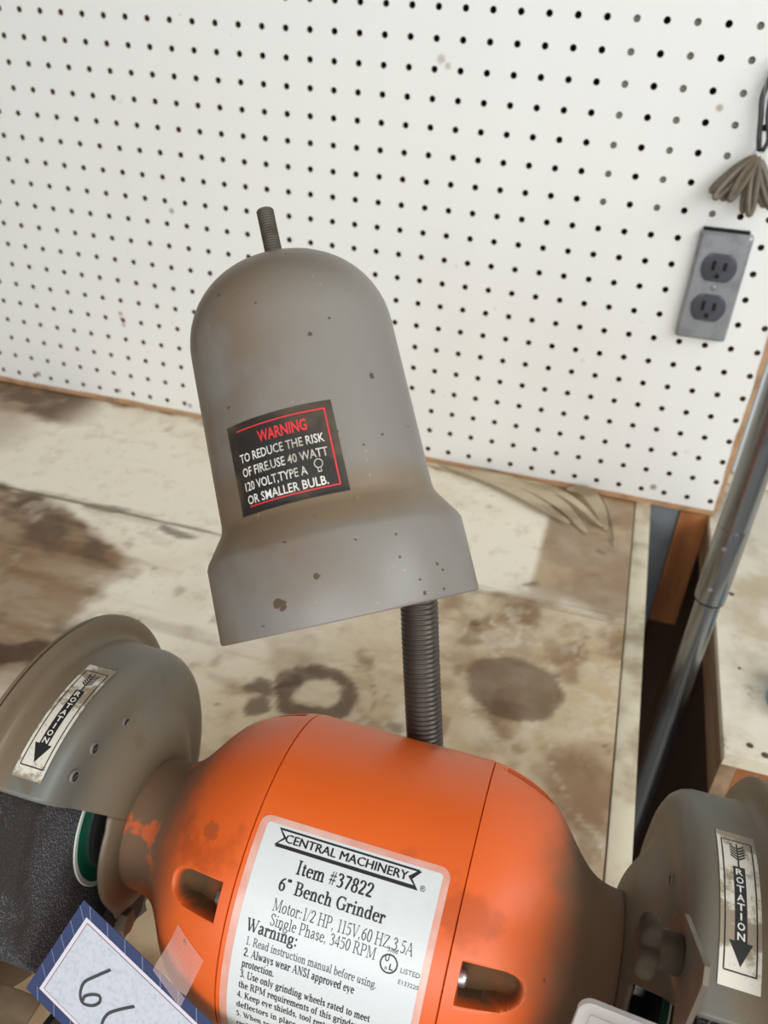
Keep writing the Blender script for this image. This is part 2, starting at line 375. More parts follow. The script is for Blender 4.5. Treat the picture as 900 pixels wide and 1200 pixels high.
# ------------------------------------------------------------------ materials
M_peg = Mat('painted_hardboard', rgb(233, 232, 227), .5)
M_peg.mix(M_peg.ramp(M_peg.noise(3.5, 5), .45, .75, 0, .35), rgb(222, 217, 205))
M_peg.mix(M_peg.ramp(M_peg.noise(60, 4, w=3), .68, .76, 0, .35), rgb(168, 160, 145))
for c_, r_, cl, am in (((.463, 0, .4335), .004, (150, 135, 115), .5), ((.47, 0, .428), .003, (160, 140, 115), .5), ((.0735, 0, .128), .003, (150, 90, 75), .6), ((.074, 0, .121), .0025, (150, 90, 75), .6), ((.076, 0, .114), .0025, (150, 90, 75), .6),
                       ((.72, 0, .412), .003, (150, 130, 105), .7), ((.16, 0, .262), .003, (110, 115, 125), .7), ((-.07, 0, .0215), .0035, (110, 95, 85), .8), ((.055, 0, .019), .003, (170, 130, 90), .8), ((.16, 0, .0165), .003, (100, 105, 115), .7), ((.749, 0, .023), .0035, (120, 120, 110), .8)):
    M_peg.mix(M_peg.math('MULTIPLY', M_peg.near(c_, r_), am), rgb(*cl))
M_pegcore = Mat('raw_hardboard', rgb(112, 84, 58), .9)
M_pegedge = Mat('rough_brown_hardboard_edge', rgb(184, 144, 106), .85)
M_pegedge.mix(M_pegedge.ramp(M_pegedge.noise(40, 5), .4, .7, 0, .7), rgb(136, 98, 68))
M_dark = Mat('dark_wood', rgb(70, 46, 30), .9)
M_dark.mix(M_dark.ramp(M_dark.noise(12, 5, stretch=(1, 1, .1)), .4, .7, 0, .7), rgb(88, 62, 42))
M_batten = Mat('grey_batten', rgb(165, 160, 148), .8)
M_batten.mix(M_batten.ramp(M_batten.noise(50, 3), .4, .7, 0, .5), rgb(120, 116, 106))
M_wall = Mat('pale_wall_paint', rgb(196, 203, 204), .7)
M_wall.mix(M_wall.ramp(M_wall.noise(5, 5), .4, .7, 0, .5), rgb(170, 172, 168))
M_room = Mat('garage_wall', rgb(118, 112, 104), .9)
M_room.mix(M_room.ramp(M_room.noise(2, 4), .4, .7, 0, .5), rgb(96, 90, 82))
M_ceil = Mat('white_ceiling', rgb(228, 226, 220), .9)
M_ceil.mix(M_ceil.ramp(M_ceil.noise(2, 4), .4, .7, 0, .4), rgb(208, 204, 196))
M_floor = Mat('concrete_floor', rgb(140, 134, 126), .85)
M_floor.mix(M_floor.ramp(M_floor.noise(4, 6), .4, .7, 0, .6), rgb(100, 94, 86))
M_orangewood = Mat('orange_brown_wood', rgb(176, 112, 62), .75)
M_orangewood.mix(M_orangewood.ramp(M_orangewood.noise(30, 5, stretch=(1, 1, .15)), .4, .7, 0, .8), rgb(122, 70, 36))
M_woodedge = Mat('dusty_wood_edge', rgb(158, 130, 100), .85)
M_woodedge.mix(M_woodedge.ramp(M_woodedge.noise(35, 5, stretch=(1, .15, 1)), .4, .7, 0, .8), rgb(104, 80, 58))
M_laminate = Mat('dirty_cream_laminate', rgb(230, 222, 204), .55)
M_laminate.mix(M_laminate.ramp(M_laminate.noise(11, 6, .62), .40, .66, 0, .75), rgb(178, 158, 124))
M_laminate.mix(M_laminate.ramp(M_laminate.noise(45, 5, w=2), .62, .74, 0, .5), rgb(122, 102, 78))
M_trim = Mat('worn_edge_trim', rgb(216, 205, 180), .6)
M_trim.mix(M_trim.ramp(M_trim.noise(26, 6), .44, .70, 0, .8), rgb(150, 132, 102))
M_greysteel = Mat('blue_grey_metal', rgb(120, 126, 130), .5, .3)
M_greysteel.mix(M_greysteel.ramp(M_greysteel.noise(14, 4), .4, .7, 0, .5), rgb(80, 82, 84))
M_galv = Mat('galvanised_steel', rgb(146, 150, 154), .27, .95)
M_galv.mix(M_galv.ramp(M_galv.noise(60, 5, stretch=(1, 1, .3)), .5, .7, 0, .6), rgb(104, 106, 106))
M_plate = Mat('stamped_steel_plate', rgb(152, 154, 156), .36, .45)
M_plate.mix(M_plate.ramp(M_plate.noise(70, 4), .45, .7, 0, .5), rgb(112, 114, 117))
M_recept = Mat('grey_thermoplastic', rgb(70, 70, 77), .35)
M_black = Mat('black_void', rgb(14, 13, 13), .9)
M_cord = Mat('brown_rubber_cord', rgb(112, 100, 84), .5)
M_cord.mix(M_cord.ramp(M_cord.noise(90, 4), .45, .7, 0, .6), rgb(78, 70, 60))
M_tie = Mat('clear_plastic_tie', rgb(205, 205, 200), .3)
M_cable = Mat('black_cable', rgb(46, 46, 48), .45)
M_blue = Mat('light_blue_plastic', rgb(112, 168, 190), .4)

def dusty(name, base, dust, rough, axis_dx=None, extra=None):
    q = Mat(name, rgb(*base), rough)
    return q
ORG = rgb(224, 98, 36)
def orange_mat():
    q = Mat('orange_enamel', ORG, .38, 0, .5)
    q.mix(q.ramp(q.noise(14, 5), .45, .75, 0, .35), rgb(208, 82, 24))
    # dust thick on the necks, thinning over the shoulders (position along the motor axis, object x=0 at centre)
    ax = q.math('ABSOLUTE', q.xyz(0))
    dn = q.math('ADD', ax, q.math('MULTIPLY', q.math('SUBTRACT', q.noise(30, 5, w=1), .5), .028))
    # more dust on the upward side near the necks
    up = q.ramp(q.xyz(2), .122, .162, -1.7, 1)
    left = q.ramp(q.xyz(0), -.02, .02, 0, .0105)
    dn = q.math('ADD', dn, q.math('MULTIPLY', q.math('MULTIPLY', up, q.ramp(q.xyz(0), .02, -.02, .4, 1)), .011)); dn = q.math('ADD', dn, left)
    q.mix(q.ramp(dn, .074, .106, 0, .92), rgb(94, 84, 64))
    q.mix(q.ramp(q.noise(22, 6, w=5), .60, .68, 0, .45), rgb(150, 62, 26))
    q.mix(q.ramp(q.noise(160, 3, w=9), .73, .77, 0, .6), rgb(90, 48, 30))
    # bare scratches back to paint on the left neck
    q.mix(q.math('MULTIPLY', q.ramp(q.noise(46, 5, w=11), .58, .64, 0, .8), q.ramp(q.xyz(0), -.086, -.100)), rgb(206, 92, 40))
    q.mix(q.math('MULTIPLY', q.near((-.060, -.030, .195), .0045, .15), .5), rgb(120, 70, 44))
    pa = q.n.new('ShaderNodeAttribute'); pa.attribute_name = 'pocket'
    q.mix(q.math('MULTIPLY', pa.outputs['Fac'], q.ramp(q.noise(60, 4, w=3), .3, .6, .8, 1)), rgb(92, 70, 46))
    rr = q.math('MAXIMUM', q.ramp(dn, .07, .10, .36, .75), pa.outputs['Fac']); q.rough(rr)
    q.bump(q.noise(400, 3), .08, .0004)
    return q
M_org = orange_mat()
M_pocket = Mat('dust_filled_orange', rgb(120, 88, 56), .85)
M_pocket.mix(M_pocket.ramp(M_pocket.noise(60, 5), .45, .7, 0, .5), rgb(150, 88, 48))
def hood_mat():
    q = Mat('grey_hood_enamel', rgb(99, 100, 93), .42)
    q.mix(q.ramp(q.noise(12, 5), .45, .75, 0, .4), rgb(100, 99, 92))
    d = q.math('ADD', q.math('ABSOLUTE', q.xyz(0)), q.math('MULTIPLY', q.math('SUBTRACT', q.noise(40, 6, w=2), .5), .02))
    q.mix(q.ramp(d, .012, .026, 0, .72), rgb(116, 94, 66))      # dust caught in the flange corner
    yy = q.xyz(1); zz = q.xyz(2)
    rad_ = q.math('SQRT', q.math('ADD', q.math('MULTIPLY', yy, yy), q.math('MULTIPLY', zz, zz)))
    rad_ = q.math('ADD', rad_, q.math('MULTIPLY', q.math('SUBTRACT', q.noise(50, 6, w=7), .5), .03))
    q.mix(q.ramp(rad_, .068, .042, 0, .75), rgb(104, 86, 62))
    q.mix(q.ramp(q.noise(9, 6, w=12), .44, .62, 0, .55), rgb(112, 98, 78))
    q.mix(q.ramp(q.noise(60, 6, w=6), .60, .70, 0, .6), rgb(98, 80, 58))
    q.mix(q.ramp(q.noise(180, 3, w=8), .74, .78, 0, .7), rgb(60, 50, 42))
    q.bump(q.noise(300, 3), .06, .0004); return q
M_hood = hood_mat()
def dhood():
    q = Mat('dusty_hood_enamel', rgb(112, 108, 100), .55)
    q.mix(q.ramp(q.noise(12, 5), .40, .70, 0, .8), rgb(112, 96, 76))
    q.mix(q.ramp(q.noise(70, 6, w=6), .58, .70, 0, .6), rgb(92, 74, 54))
    q.bump(q.noise(300, 3), .06, .0004); return q
M_dhood = dhood()
def shade_mat():
    q = Mat('grey_shade_enamel', rgb(124, 119, 112), .38, 0, .5)
    q.mix(q.ramp(q.noise(16, 5), .42, .75, 0, .45), rgb(122, 117, 109))
    z = q.xyz(2)
    zz = q.math('ADD', z, q.math('MULTIPLY', q.math('SUBTRACT', q.noise(26, 5, w=3), .5), .018))
    # brown dust lies on the ledge of the flare and on the crown
    led = q.math('MULTIPLY', q.ramp(zz, .026, .036), q.ramp(zz, .056, .042))
    q.mix(q.math('MULTIPLY', led, .7), rgb(120, 98, 68))
    q.mix(q.ramp(zz, .108, .140, 0, .55), rgb(104, 92, 74)); q.mix(q.ramp(zz, .134, .146, 0, .6), rgb(118, 94, 60))
    q.mix(q.math('MULTIPLY', q.ramp(q.xyz(0), .022, -.030), q.ramp(q.noise(22, 7, w=4), .36, .58, 0, .75)), rgb(112, 92, 70))
    q.mix(q.ramp(q.noise(150, 3, w=9), .735, .765, 0, .8), rgb(66, 54, 44))
    q.mix(q.ramp(q.noise(420, 2, w=5), .70, .78, 0, .35), rgb(176, 168, 152))
    q.bump(q.noise(500, 3), .10, .0003); return q
M_shade = shade_mat()
M_chip = Mat('bare_rust_chip', rgb(84, 66, 48), .8)
M_stud = Mat('rusty_threaded_steel', rgb(84, 78, 68), .6, .4)
M_stud.mix(M_stud.ramp(M_stud.noise(200, 4), .45, .7, 0, .7), rgb(62, 50, 38))
M_flex = Mat('black_painted_gooseneck', rgb(56, 48, 42), .36, .1)
M_flex.mix(M_flex.ramp(M_flex.noise(60, 4), .45, .75, 0, .5), rgb(84, 74, 62))
M_wheel = Mat('abrasive_wheel', rgb(44, 43, 44), .85)
M_wheel.mix(M_wheel.ramp(M_wheel.noise(1250, 2, .6), .53, .63, 0, .9), rgb(134, 134, 140))
M_wheel.mix(M_wheel.ramp(M_wheel.noise(22, 4), .42, .60, 0, .9), rgb(40, 33, 26))
M_wheel.bump(M_wheel.noise(1400, 3, .7), .9, .0007)
M_green = Mat('green_blotter_paper', rgb(20, 98, 74), .45)
M_paperedge = Mat('white_blotter_edge', rgb(208, 212, 200), .6)
M_steel = Mat('bright_steel', rgb(180, 182, 184), .25, .9)
M_knob = Mat('dusty_black_knob', rgb(60, 50, 40), .85, 0, .2)
M_knob.mix(M_knob.ramp(M_knob.noise(50, 5), .45, .7, 0, .6), rgb(84, 71, 54))
M_brack = Mat('dusty_bracket_steel', rgb(108, 97, 84), .5, .2)
M_brack.mix(M_brack.ramp(M_brack.noise(40, 5), .45, .7, 0, .5), rgb(150, 138, 120))
M_rest = Mat('dusty_tool_rest', rgb(122, 104, 80), .8)
M_rest.mix(M_rest.ramp(M_rest.noise(50, 5), .4, .65, 0, .7), rgb(86, 70, 52))
M_white = Mat('label_white', rgb(208, 211, 210), .3)
M_white.mix(M_white.ramp(M_white.noise(40, 5), .55, .75, 0, .35), rgb(188, 186, 178))
M_clearb = Mat('clear_laminate_border', rgb(214, 150, 132), .22)
M_clearb.mix(M_clearb.ramp(M_clearb.noise(45, 4), .4, .7, 0, .6), rgb(226, 196, 184))
M_ink = Mat('black_ink', rgb(30, 30, 30), .45)
M_stkW = Mat('dirty_white_sticker', rgb(214, 208, 194), .5)
M_stkW.mix(M_stkW.ramp(M_stkW.noise(60, 7, .65, w=4), .47, .56, 0, .8), rgb(122, 102, 74))
M_blk = Mat('black_sticker', rgb(40, 37, 34), .35)
M_blk.mix(M_blk.ramp(M_blk.noise(36, 6, w=1), .42, .62, 0, .7), rgb(90, 76, 58))
M_red = Mat('red_print', rgb(214, 44, 50), .45)
M_red.mix(M_red.ramp(M_red.noise(36, 6, w=1), .55, .75, 0, .6), rgb(98, 74, 54))
M_lw = Mat('white_print', rgb(224, 220, 210), .45)
M_lw.mix(M_lw.ramp(M_lw.noise(60, 5, w=1), .52, .75, 0, .6), rgb(110, 98, 78))
M_tagblue = Mat('navy_card_border', rgb(42, 54, 92), .6)
M_tagwhite = Mat('mottled_card', rgb(190, 193, 201), .7)
M_tagwhite.mix(M_tagwhite.ramp(M_tagwhite.noise(520, 4), .45, .65, 0, .5), rgb(166, 170, 179))
M_tagpale = Mat('white_card_band', rgb(208, 203, 210), .6)
M_tagred = Mat('maroon_rule', rgb(120, 48, 60), .6)
M_tagline = Mat('pale_blue_rule', rgb(140, 152, 184), .6)
M_marker = Mat('marker_ink', rgb(58, 58, 60), .6)
M_tape = Mat('clear_tape', rgb(244, 214, 204), .3)
M_tape.b.inputs['Alpha'].default_value = .25
M_clear = Mat('frosted_clear_plastic', rgb(232, 226, 222), .2)
M_clear.b.inputs['Alpha'].default_value = .42
M_rubber = Mat('black_rubber', rgb(36, 36, 36), .8)
M_bench = Mat('painted_plywood', (1, 1, 1, 1), .62)
at = M_bench.n.new('ShaderNodeAttribute'); at.attribute_name = 'paint'
M_bench.mix(1.0, at.outputs['Color'])
M_bench.mix(M_bench.ramp(M_bench.noise(55, 7, .65), .50, .72, 0, .30), rgb(150, 124, 90))
M_bench.mix(M_bench.ramp(M_bench.noise(120, 4, w=6), .70, .75, 0, .6), rgb(96, 76, 56))
M_bench.rough(M_bench.ramp(M_bench.noise(12, 4), .3, .7, .45, .75))
M_bench.bump(M_bench.noise(120, 5), .25, .0008)

# ------------------------------------------------------------------ setting
def slab(name, lo, hi, mat, **kw):
    b = MB(); b.box(lo, hi); return b.build(name, mat, None, False, kind='structure', **kw)
slab('floor', (-2.5, -6.0, -.95), (3.5, .5, -.90), M_floor)
slab('ceiling', (-2.0, -2.9, 1.65), (3.0, .5, 1.70), M_ceil)
slab('wall_left', (-1.4, -2.9, -.90), (-1.35, .029, 1.65), M_room)
slab('wall_right', (2.95, -2.9, -.90), (3.0, .5, 1.65), M_room)
slab('wall_back', (-1.95, .030, -.90), (.828, .07, 1.65), M_dark)
slab('wall_lower', (.8285, .0305, -.90), (2.95, .0700, -.056), M_dark)
slab('wall_recess', (.828, .105, -.90), (2.95, .14, 1.65), M_wall)
slab('baseboard_recess', (.829, .085, .0), (2.0, .104, .012), M_trim)
b = MB(); b.box((.842, .090, .014), (.857, .104, .60)); b.build('trim_recess', M_wall, None, False, kind='structure')

# pegboard with drilled holes
S = .0254
def pegboard():
    root = empty('pegboard', (.0, 0, 0), 'white painted pegboard panel with rows of drilled holes and a brown raw bottom edge', 'pegboard')
    i0, i1, j0, j1 = -9, 32, -11, 17
    x_hi = .8195; z_lo = .0068; yb = .0052; n = 14; rh = .0031
    V = []; F = []; M = []
    def cell(x, z, xa, xb, za, zb, r):
        k = len(V)
        ang = [2 * math.pi * (q + .5) / n for q in range(n)]
        for a in ang: V.append((x + r * math.cos(a), 0, z + r * math.sin(a)))
        for a in ang:       # square outline hit by the same direction
            c, s_ = math.cos(a), math.sin(a)
            tx = ((xb - x) if c > 0 else (x - xa)) / max(abs(c), 1e-6); tz = ((zb - z) if s_ > 0 else (z - za)) / max(abs(s_), 1e-6)
            t = min(tx, tz); V.append((x + t * c, 0, z + t * s_))
        for a in ang: V.append((x + r * math.cos(a), yb, z + r * math.sin(a)))
        cs = [(xb, 0, zb), (xa, 0, zb), (xa, 0, za), (xb, 0, za)]; V.extend(cs)
        for q in range(n):
            p = (q + 1) % n
            a0, a1 = ang[q], ang[p]
            ins = None
            for ci, (cx, _, cz) in enumerate(cs):
                ca = math.atan2(cz - z, cx - x) % (2 * math.pi)
                A0 = a0 % (2 * math.pi); A1 = a1 % (2 * math.pi)
                if A1 < A0: A1 += 2 * math.pi
                if ca < A0: ca += 2 * math.pi
                if A0 < ca < A1: ins = k + 3 * n + ci
            f = (k + q, k + p, k + n + p) + ((ins,) if ins is not None else ()) + (k + n + q,)
            F.append(f); M.append(0)
            F.append((k + q, k + 2 * n + q, k + 2 * n + p, k + p)); M.append(1)
    for j in range(j0, j1 + 1):
        for i in range(i0, i1 + 1):
            x = i * S; z = (17.72 - j) * S
            xa, xb = x - S / 2, min(x + S / 2, x_hi); za, zb = max(z - S / 2, z_lo), z + S / 2
            if i == i1: xb = x_hi
            if j == j1: za = z_lo
            cell(x, z, xa, xb, za, zb, rh)
    xl = (i0 - .5) * S; zt = (17.72 - j0 + .5) * S
    k = len(V)
    V.extend([(xl, 0, z_lo), (xl, 0, zt), (x_hi, 0, zt), (x_hi, 0, z_lo), (xl, yb, z_lo), (xl, yb, zt), (x_hi, yb, zt), (x_hi, yb, z_lo)])
    for f in ((0, 1, 5, 4), (1, 2, 6, 5), (2, 3, 7, 6), (3, 0, 4, 7)): F.append(tuple(k + q for q in f)); M.append(1)
    mesh('panel', V, F, [M_peg, M_pegcore], root, False, M)
    def wob(x): return .0008 * math.sin(x * 31) + .0005 * math.sin(x * 97 + 1)
    b = MB(); P = []; nx = 90
    for q in range(nx + 1):
        x = xl + (x_hi + .0015 - xl) * q / nx
        P.append([(x, -.0012 , .0071 + wob(x)), (x, -.0016, .0012), (x, .0052, .0004), (x, .0052, .0070)])
    VV = [p for r in P for p in r]
    FF = [(4 * q + a, 4 * q + (a + 1) % 4, 4 * q + 4 + (a + 1) % 4, 4 * q + 4 + a) for q in range(nx) for a in range(4)]
    FF += [(0, 1, 2, 3), (4 * nx + 3, 4 * nx + 2, 4 * nx + 1, 4 * nx)]
    b.add(VV, FF); b.build('bottom_edge_strip', M_pegedge, root, False, label='brown frayed bottom edge')
    b = MB(); P = []; nz = 60
    for q in range(nz + 1):
        z = .0072 + (zt - .0072) * q / nz
        P.append([(x_hi - .0006 + wob(z * 1.7), -.0008, z), (x_hi + .0042, -.0005, z), (x_hi + .0042, .0052, z), (x_hi + .0001, .0052, z)])
    b.add([p for r in P for p in r], [(4 * q + (a + 1) % 4, 4 * q + a, 4 * q + 4 + a, 4 * q + 4 + (a + 1) % 4) for q in range(nz) for a in range(4)] + [(3, 2, 1, 0), (4 * nz, 4 * nz + 1, 4 * nz + 2, 4 * nz + 3)])
    b.build('side_edge_strip', M_pegedge, root, False, label='brown raw side edge')
    for i in (25, 27, 29):
        b = MB(); x = i * S
        b.box((x - .007, .0056, .318), (x + .007, .0290, .75)); b.build('batten', M_batten, root, False, label='grey batten showing through the holes')
    return root
pegboard()

# ------------------------------------------------------------------ work bench
def bench_colour(x, y):
    n1 = fbm(x * 14 + 3, y * 14 + 8, 5); n2 = fbm(x * 40 + 11, y * 40 + 2, 4); n3 = fbm(x * 6 + 40, y * 6 + 17, 4)
    nst = fbm(x * 9 + 5, y * 45 + 9, 5)
    cream = np.array([lin(240), lin(231), lin(211)]); tan = np.array([lin(200), lin(176), lin(136)])
    brown = np.array([lin(136), lin(104), lin(70)]); dark = np.array([lin(76), lin(55), lin(37)])
    col = np.ones(x.shape + (3,)) * cream
    def mx(c, f):
        nonlocal col
        f = np.clip(f, 0, 1)[..., None]; col = col * (1 - f) + c * f
    wx = x + (n1 - .5) * .05; wy = y + (fbm(x * 14 + 70, y * 14 + 33, 5) - .5) * .05
    fx_ = x + (n2 - .5) * .02; fy_ = y + (fbm(x * 40 + 80, y * 40 + 5, 4) - .5) * .02
    # general yellow-brown grime growing to the right front
    g = sst(wx + (-.25 - wy) * .6, .42, .64) * (y < -.225)
    mx(tan * .92, g * (.55 + .6 * n2)); mx(brown, sst(n1 + .25 * g * n2, .60, .75) * g * .7)
    mx(tan, sst(n3, .45, .7) * .45)
    mx(brown, sst(nst, .60, .74) * .30 * (y < -.22))
    # brown sweep on the left front board
    xb = np.interp(-y, [.235, .26, .29, .32, .35, .40, .45], [.115, .175, .235, .256, .242, .268, .30])
    L = sst(wx * .5 + fx_ * .5 - xb + (n2 - .5) * .05, .020, -.020) * sst(wy, -.222, -.236) * sst(wy, -.54, -.44)
    mx(brown, L * (.55 + .6 * nst)); mx(dark, L * sst(n1 + .4 * nst, .66, .86) * .75)
    mx(cream * .8, L * sst(n2, .62, .74) * .35)
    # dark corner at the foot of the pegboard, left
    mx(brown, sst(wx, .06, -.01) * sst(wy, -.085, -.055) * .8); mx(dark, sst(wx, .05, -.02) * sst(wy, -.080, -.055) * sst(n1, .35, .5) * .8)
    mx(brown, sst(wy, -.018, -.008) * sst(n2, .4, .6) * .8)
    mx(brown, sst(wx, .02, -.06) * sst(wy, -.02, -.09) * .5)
    # dark spill
    mx(dark, sst(((wx - .235) / .04) ** 2 + ((wy + .447) / .018) ** 2, 1.2, .6) * .9)
    # bare brown ground beside the peeled veneer, right rear
    R = sst(x + .004 * n2, .640, .648) * sst(wy, -.24, -.20)
    mx(brown, R * (.65 + .4 * n2)); mx(tan, R * sst(n1, .5, .7) * .6)
    Rf = sst(wx, .60, .67) * sst(wy, -.17, -.26)
    mx(brown, Rf * sst(n1 + .3 * nst, .60, .80) * .65)
    ang_ = .5; u_ = x * math.cos(ang_) + y * math.sin(ang_); v_ = -x * math.sin(ang_) + y * math.cos(ang_)
    rid = 1 - np.abs(2 * fbm(u_ * 9 + 3 * n1, v_ * 34 + 3 * n2, 4) - 1); rid2 = 1 - np.abs(2 * fbm(u_ * 30 + 60 + 2 * n1, v_ * 10 + 20, 4) - 1)
    fr = sst(wx, .42, .58) * (y < -.22)
    mx(brown, sst(fbm(x * 22 + 50, y * 26 + 12, 5), .50, .66) * fr * .45)
    mx(cream * .92, sst(rid, .88, .99) * fr * .40 * sst(n3, .3, .6)); mx(cream * .92, sst(rid2, .90, .99) * fr * .30)
    mx(brown * .8, sst(fbm(x * 50 + 20, y * 50 + 42, 3), .66, .76) * fr * .5)
    # cut line between the two sheets
    mx(dark, np.exp(-((y + .231 + (n2 - .5) * .006) / .0016) ** 2) * .8 * sst(x, .40, .30) + np.exp(-((y + .222 + (n2 - .5) * .008) / .002) ** 2) * .35 * sst(x, .30, .40))
    mx(dark, sst(((wx - .275) / .03) ** 2 + ((wy + .238) / .010) ** 2, 1.2, .5) * .7)
    mx(dark, sst(((wx - .17) / .03) ** 2 + ((wy + .236) / .008) ** 2, 1.2, .5) * .6)
    # ring left by a can
    rr = np.hypot(fx_ - .4935, (fy_ + .4060) / 1.0)
    ring = sst(rr, .0165, .0215) * sst(rr, .0355, .0305)
    mx(dark * 1.25, ring * (.70 + .35 * n2))
    r2 = np.hypot(x - .5025, y + .4050); mx(brown, np.exp(-((r2 - .0375 - .004 * n2) / .0011) ** 2) * .55 * sst(x, .485, .505))
    for cx_, cy_, rr_ in ((.4490, -.4150, .0115), (.4640, -.3985, .010), (.4545, -.4360, .011)):
        mx(dark * 1.25, sst(np.hypot(fx_ - cx_, fy_ + -cy_), rr_ * 1.15, rr_ * .8) * .8)
    # round oily blot
    mx(dark * 1.7, sst(np.hypot((fx_ - .648) / 1.12, fy_ + .348) + (n1 - .5) * .012, .0370, .0320) * (.62 + .25 * n2))
    for q in range(26):
        cx_ = _rs.uniform(.25, .73); cy_ = _rs.uniform(-.5, -.03); rr_ = _rs.uniform(.002, .007)
        mx(dark, sst(np.hypot(fx_ - cx_, fy_ - cy_), rr_, rr_ * .4) * .6)
    mx(brown, sst(n3 * .5 + n2 * .5 , .60, .68) * .45)
    return np.clip(col, 0, 1)
def paint(o):
    me = o.data; off = world_loc(o) if o.parent is None else world_loc(o)
    co = np.empty(len(me.vertices) * 3); me.vertices.foreach_get('co', co); co = co.reshape(-1, 3)
    c = bench_colour(co[:, 0] + off.x, co[:, 1] + off.y)
    a = me.color_attributes.new('paint', 'FLOAT_COLOR', 'POINT')
    a.data.foreach_set('color', np.c_[c, np.ones(len(c))].ravel())
def board(name, parent, x0, x1, y0, y1, zt, th, step, **kw):
    nx = int((x1 - x0) / step); ny = int((y1 - y0) / step)
    xs = np.linspace(x0, x1, nx + 1); ys = np.linspace(y0, y1, ny + 1)
    XX, YY = np.meshgrid(xs, ys)
    V = np.c_[XX.ravel(), YY.ravel(), np.full(XX.size, zt)].tolist()
    F = [(j * (nx + 1) + i, j * (nx + 1) + i + 1, (j + 1) * (nx + 1) + i + 1, (j + 1) * (nx + 1) + i) for j in range(ny) for i in range(nx)]
    b = MB(); b.add(V, F); k = len(V)
    z = zt - th
    b.add([(x0, y0, zt), (x1, y0, zt), (x1, y1, zt), (x0, y1, zt), (x0, y0, z), (x1, y0, z), (x1, y1, z), (x0, y1, z)],
          [(0, 4, 5, 1), (1, 5, 6, 2), (2, 6, 7, 3), (3, 7, 4, 0), (7, 6, 5, 4)])
    o = b.build(name, M_bench, parent, False, **kw); paint(o); return o
wb = empty('workbench', (.2, -.45, -.90), 'long dirty cream-painted workbench with brown stains under the pegboard', 'workbench')
board('rear_board', wb, -.55, .7335, -.2300, .0290, 0.0, .018, .0034)
board('front_board', wb, -.55, .7335, -.95, -.2308, -.0003, .018, .0034)
b = MB(); b.box((.7345, -.95, -.022), (.7515, .029, .0012), 0, .0012); b.build('edge_trim', M_trim, wb, True)
b = MB(); b.box((-.55, -.94, -.060), (.7335, .028, -.0188)); b.build('apron', M_woodedge, wb, False)
for lx in (-.5, .68):
    for ly in (-.90, -.04):
        b = MB(); b.box((lx - .04, ly - .04 if ly < -.5 else ly - .02, -.90), (lx + .04, ly + .04, -.0605)); b.build('leg', M_woodedge, wb, False)

# peeled veneer at the foot of the pegboard
pv = empty('peeled_veneer', (.62, -.05, 0), 'curled torn strips of veneer lifting off the bench at the foot of the pegboard', 'veneer')
M_ven = Mat('peeled_veneer', rgb(196, 180, 150), .75)
M_ven.mix(M_ven.ramp(M_ven.noise(30, 6, stretch=(.2, 1, 1)), .45, .7, 0, .7), rgb(132, 108, 80))
def strip(path, wdt, tilt, **kw):
    P = spline(path, 8); b = MB(); V = []; n = len(P)
    for i, p in enumerate(P):
        t = (P[min(i + 1, n - 1)] - P[max(i - 1, 0)]).normalized(); s_ = Vector((-t.y, t.x, 0)).normalized()
        wv = wdt * (math.sin(math.pi * min(1, (i + .6) / (n + .2)) ) ** .5)
        d = (s_ * math.cos(tilt) + Vector((0, 0, 1)) * math.sin(tilt)) * wv / 2
        nn = d.cross(t).normalized() * .0004
        V += [p - d + nn, p + d + nn, p + d - nn, p - d - nn]
    F = [(4 * i + (a + 1) % 4, 4 * i + a, 4 * i + 4 + a, 4 * i + 4 + (a + 1) % 4) for i in range(n - 1) for a in range(4)] + [(0, 1, 2, 3), (4 * n - 1, 4 * n - 2, 4 * n - 3, 4 * n - 4)]
    b.add(V, F); b.build('veneer_strip', M_ven, pv, True, **kw)
strip([(.485, -.008, .003), (.55, -.018, .004), (.61, -.042, .005), (.665, -.083, .006)], .013, .35)
strip([(.50, -.008, .005), (.57, -.030, .006), (.62, -.058, .007), (.650, -.075, .004)], .009, -.2)
strip([(.54, -.009, .006), (.60, -.022, .008), (.65, -.050, .008), (.686, -.092, .0035)], .012, .5)
strip([(.59, -.008, .004), (.63, -.022, .010), (.665, -.045, .012), (.700, -.074, .004)], .010, .1)
strip([(.655, -.008, .005), (.675, -.020, .013), (.692, -.045, .012), (.706, -.078, .004)], .014, .6)
strip([(.680, -.010, .006), (.694, -.030, .010), (.706, -.058, .007), (.716, -.105, .002)], .008, .9, label='pale curled veneer edge')

# side bench
sb = empty('side_bench', (1.1, -.15, -.90), 'second cream-topped bench with orange wood front, right of the gap', 'workbench')
b = MB(); b.box((.8165, -.3600, -.010), (1.60, .0845, 0.0), 0, .0012); b.build('top_panel', M_laminate, sb, True)
b = MB(); b.box((.8165, -.3640, -.0085), (1.60, -.3602, -.0006)); b.build('front_edge_band', M_trim, sb, False)
b = MB(); b.box((.8175, -.3590, -.052), (.8300, .0845, -.0102)); b.build('side_rail', M_woodedge, sb, False)
b = MB(); b.box((.8302, -.3590, -.075), (1.60, -.3400, -.0102)); b.build('front_rail', M_orangewood, sb, False)
b = MB(); b.box((.8400, -.3398, -.90), (.8560, .0300, -.0102)); b.build('side_panel', M_dark, sb, False)  # dark wood here puts the shade of the gap into the panel's colour
b = MB(); b.box((1.55, -.3398, -.90), (1.59, .0300, -.0102)); b.build('side_panel', M_orangewood, sb, False)
for (sx, sy, sr) in ((.8365, -.3455, .0022), (.8475, -.3520, .0024), (.8340, -.255, .0012), (.8330, -.145, .0022)):
    b = MB(); b.lathe([(0.0002, sr * 1.3), (0.0004, 0.00001)], (sx, sy, 0), n=12); b.build('nail_hole', M_chip, sb, True)
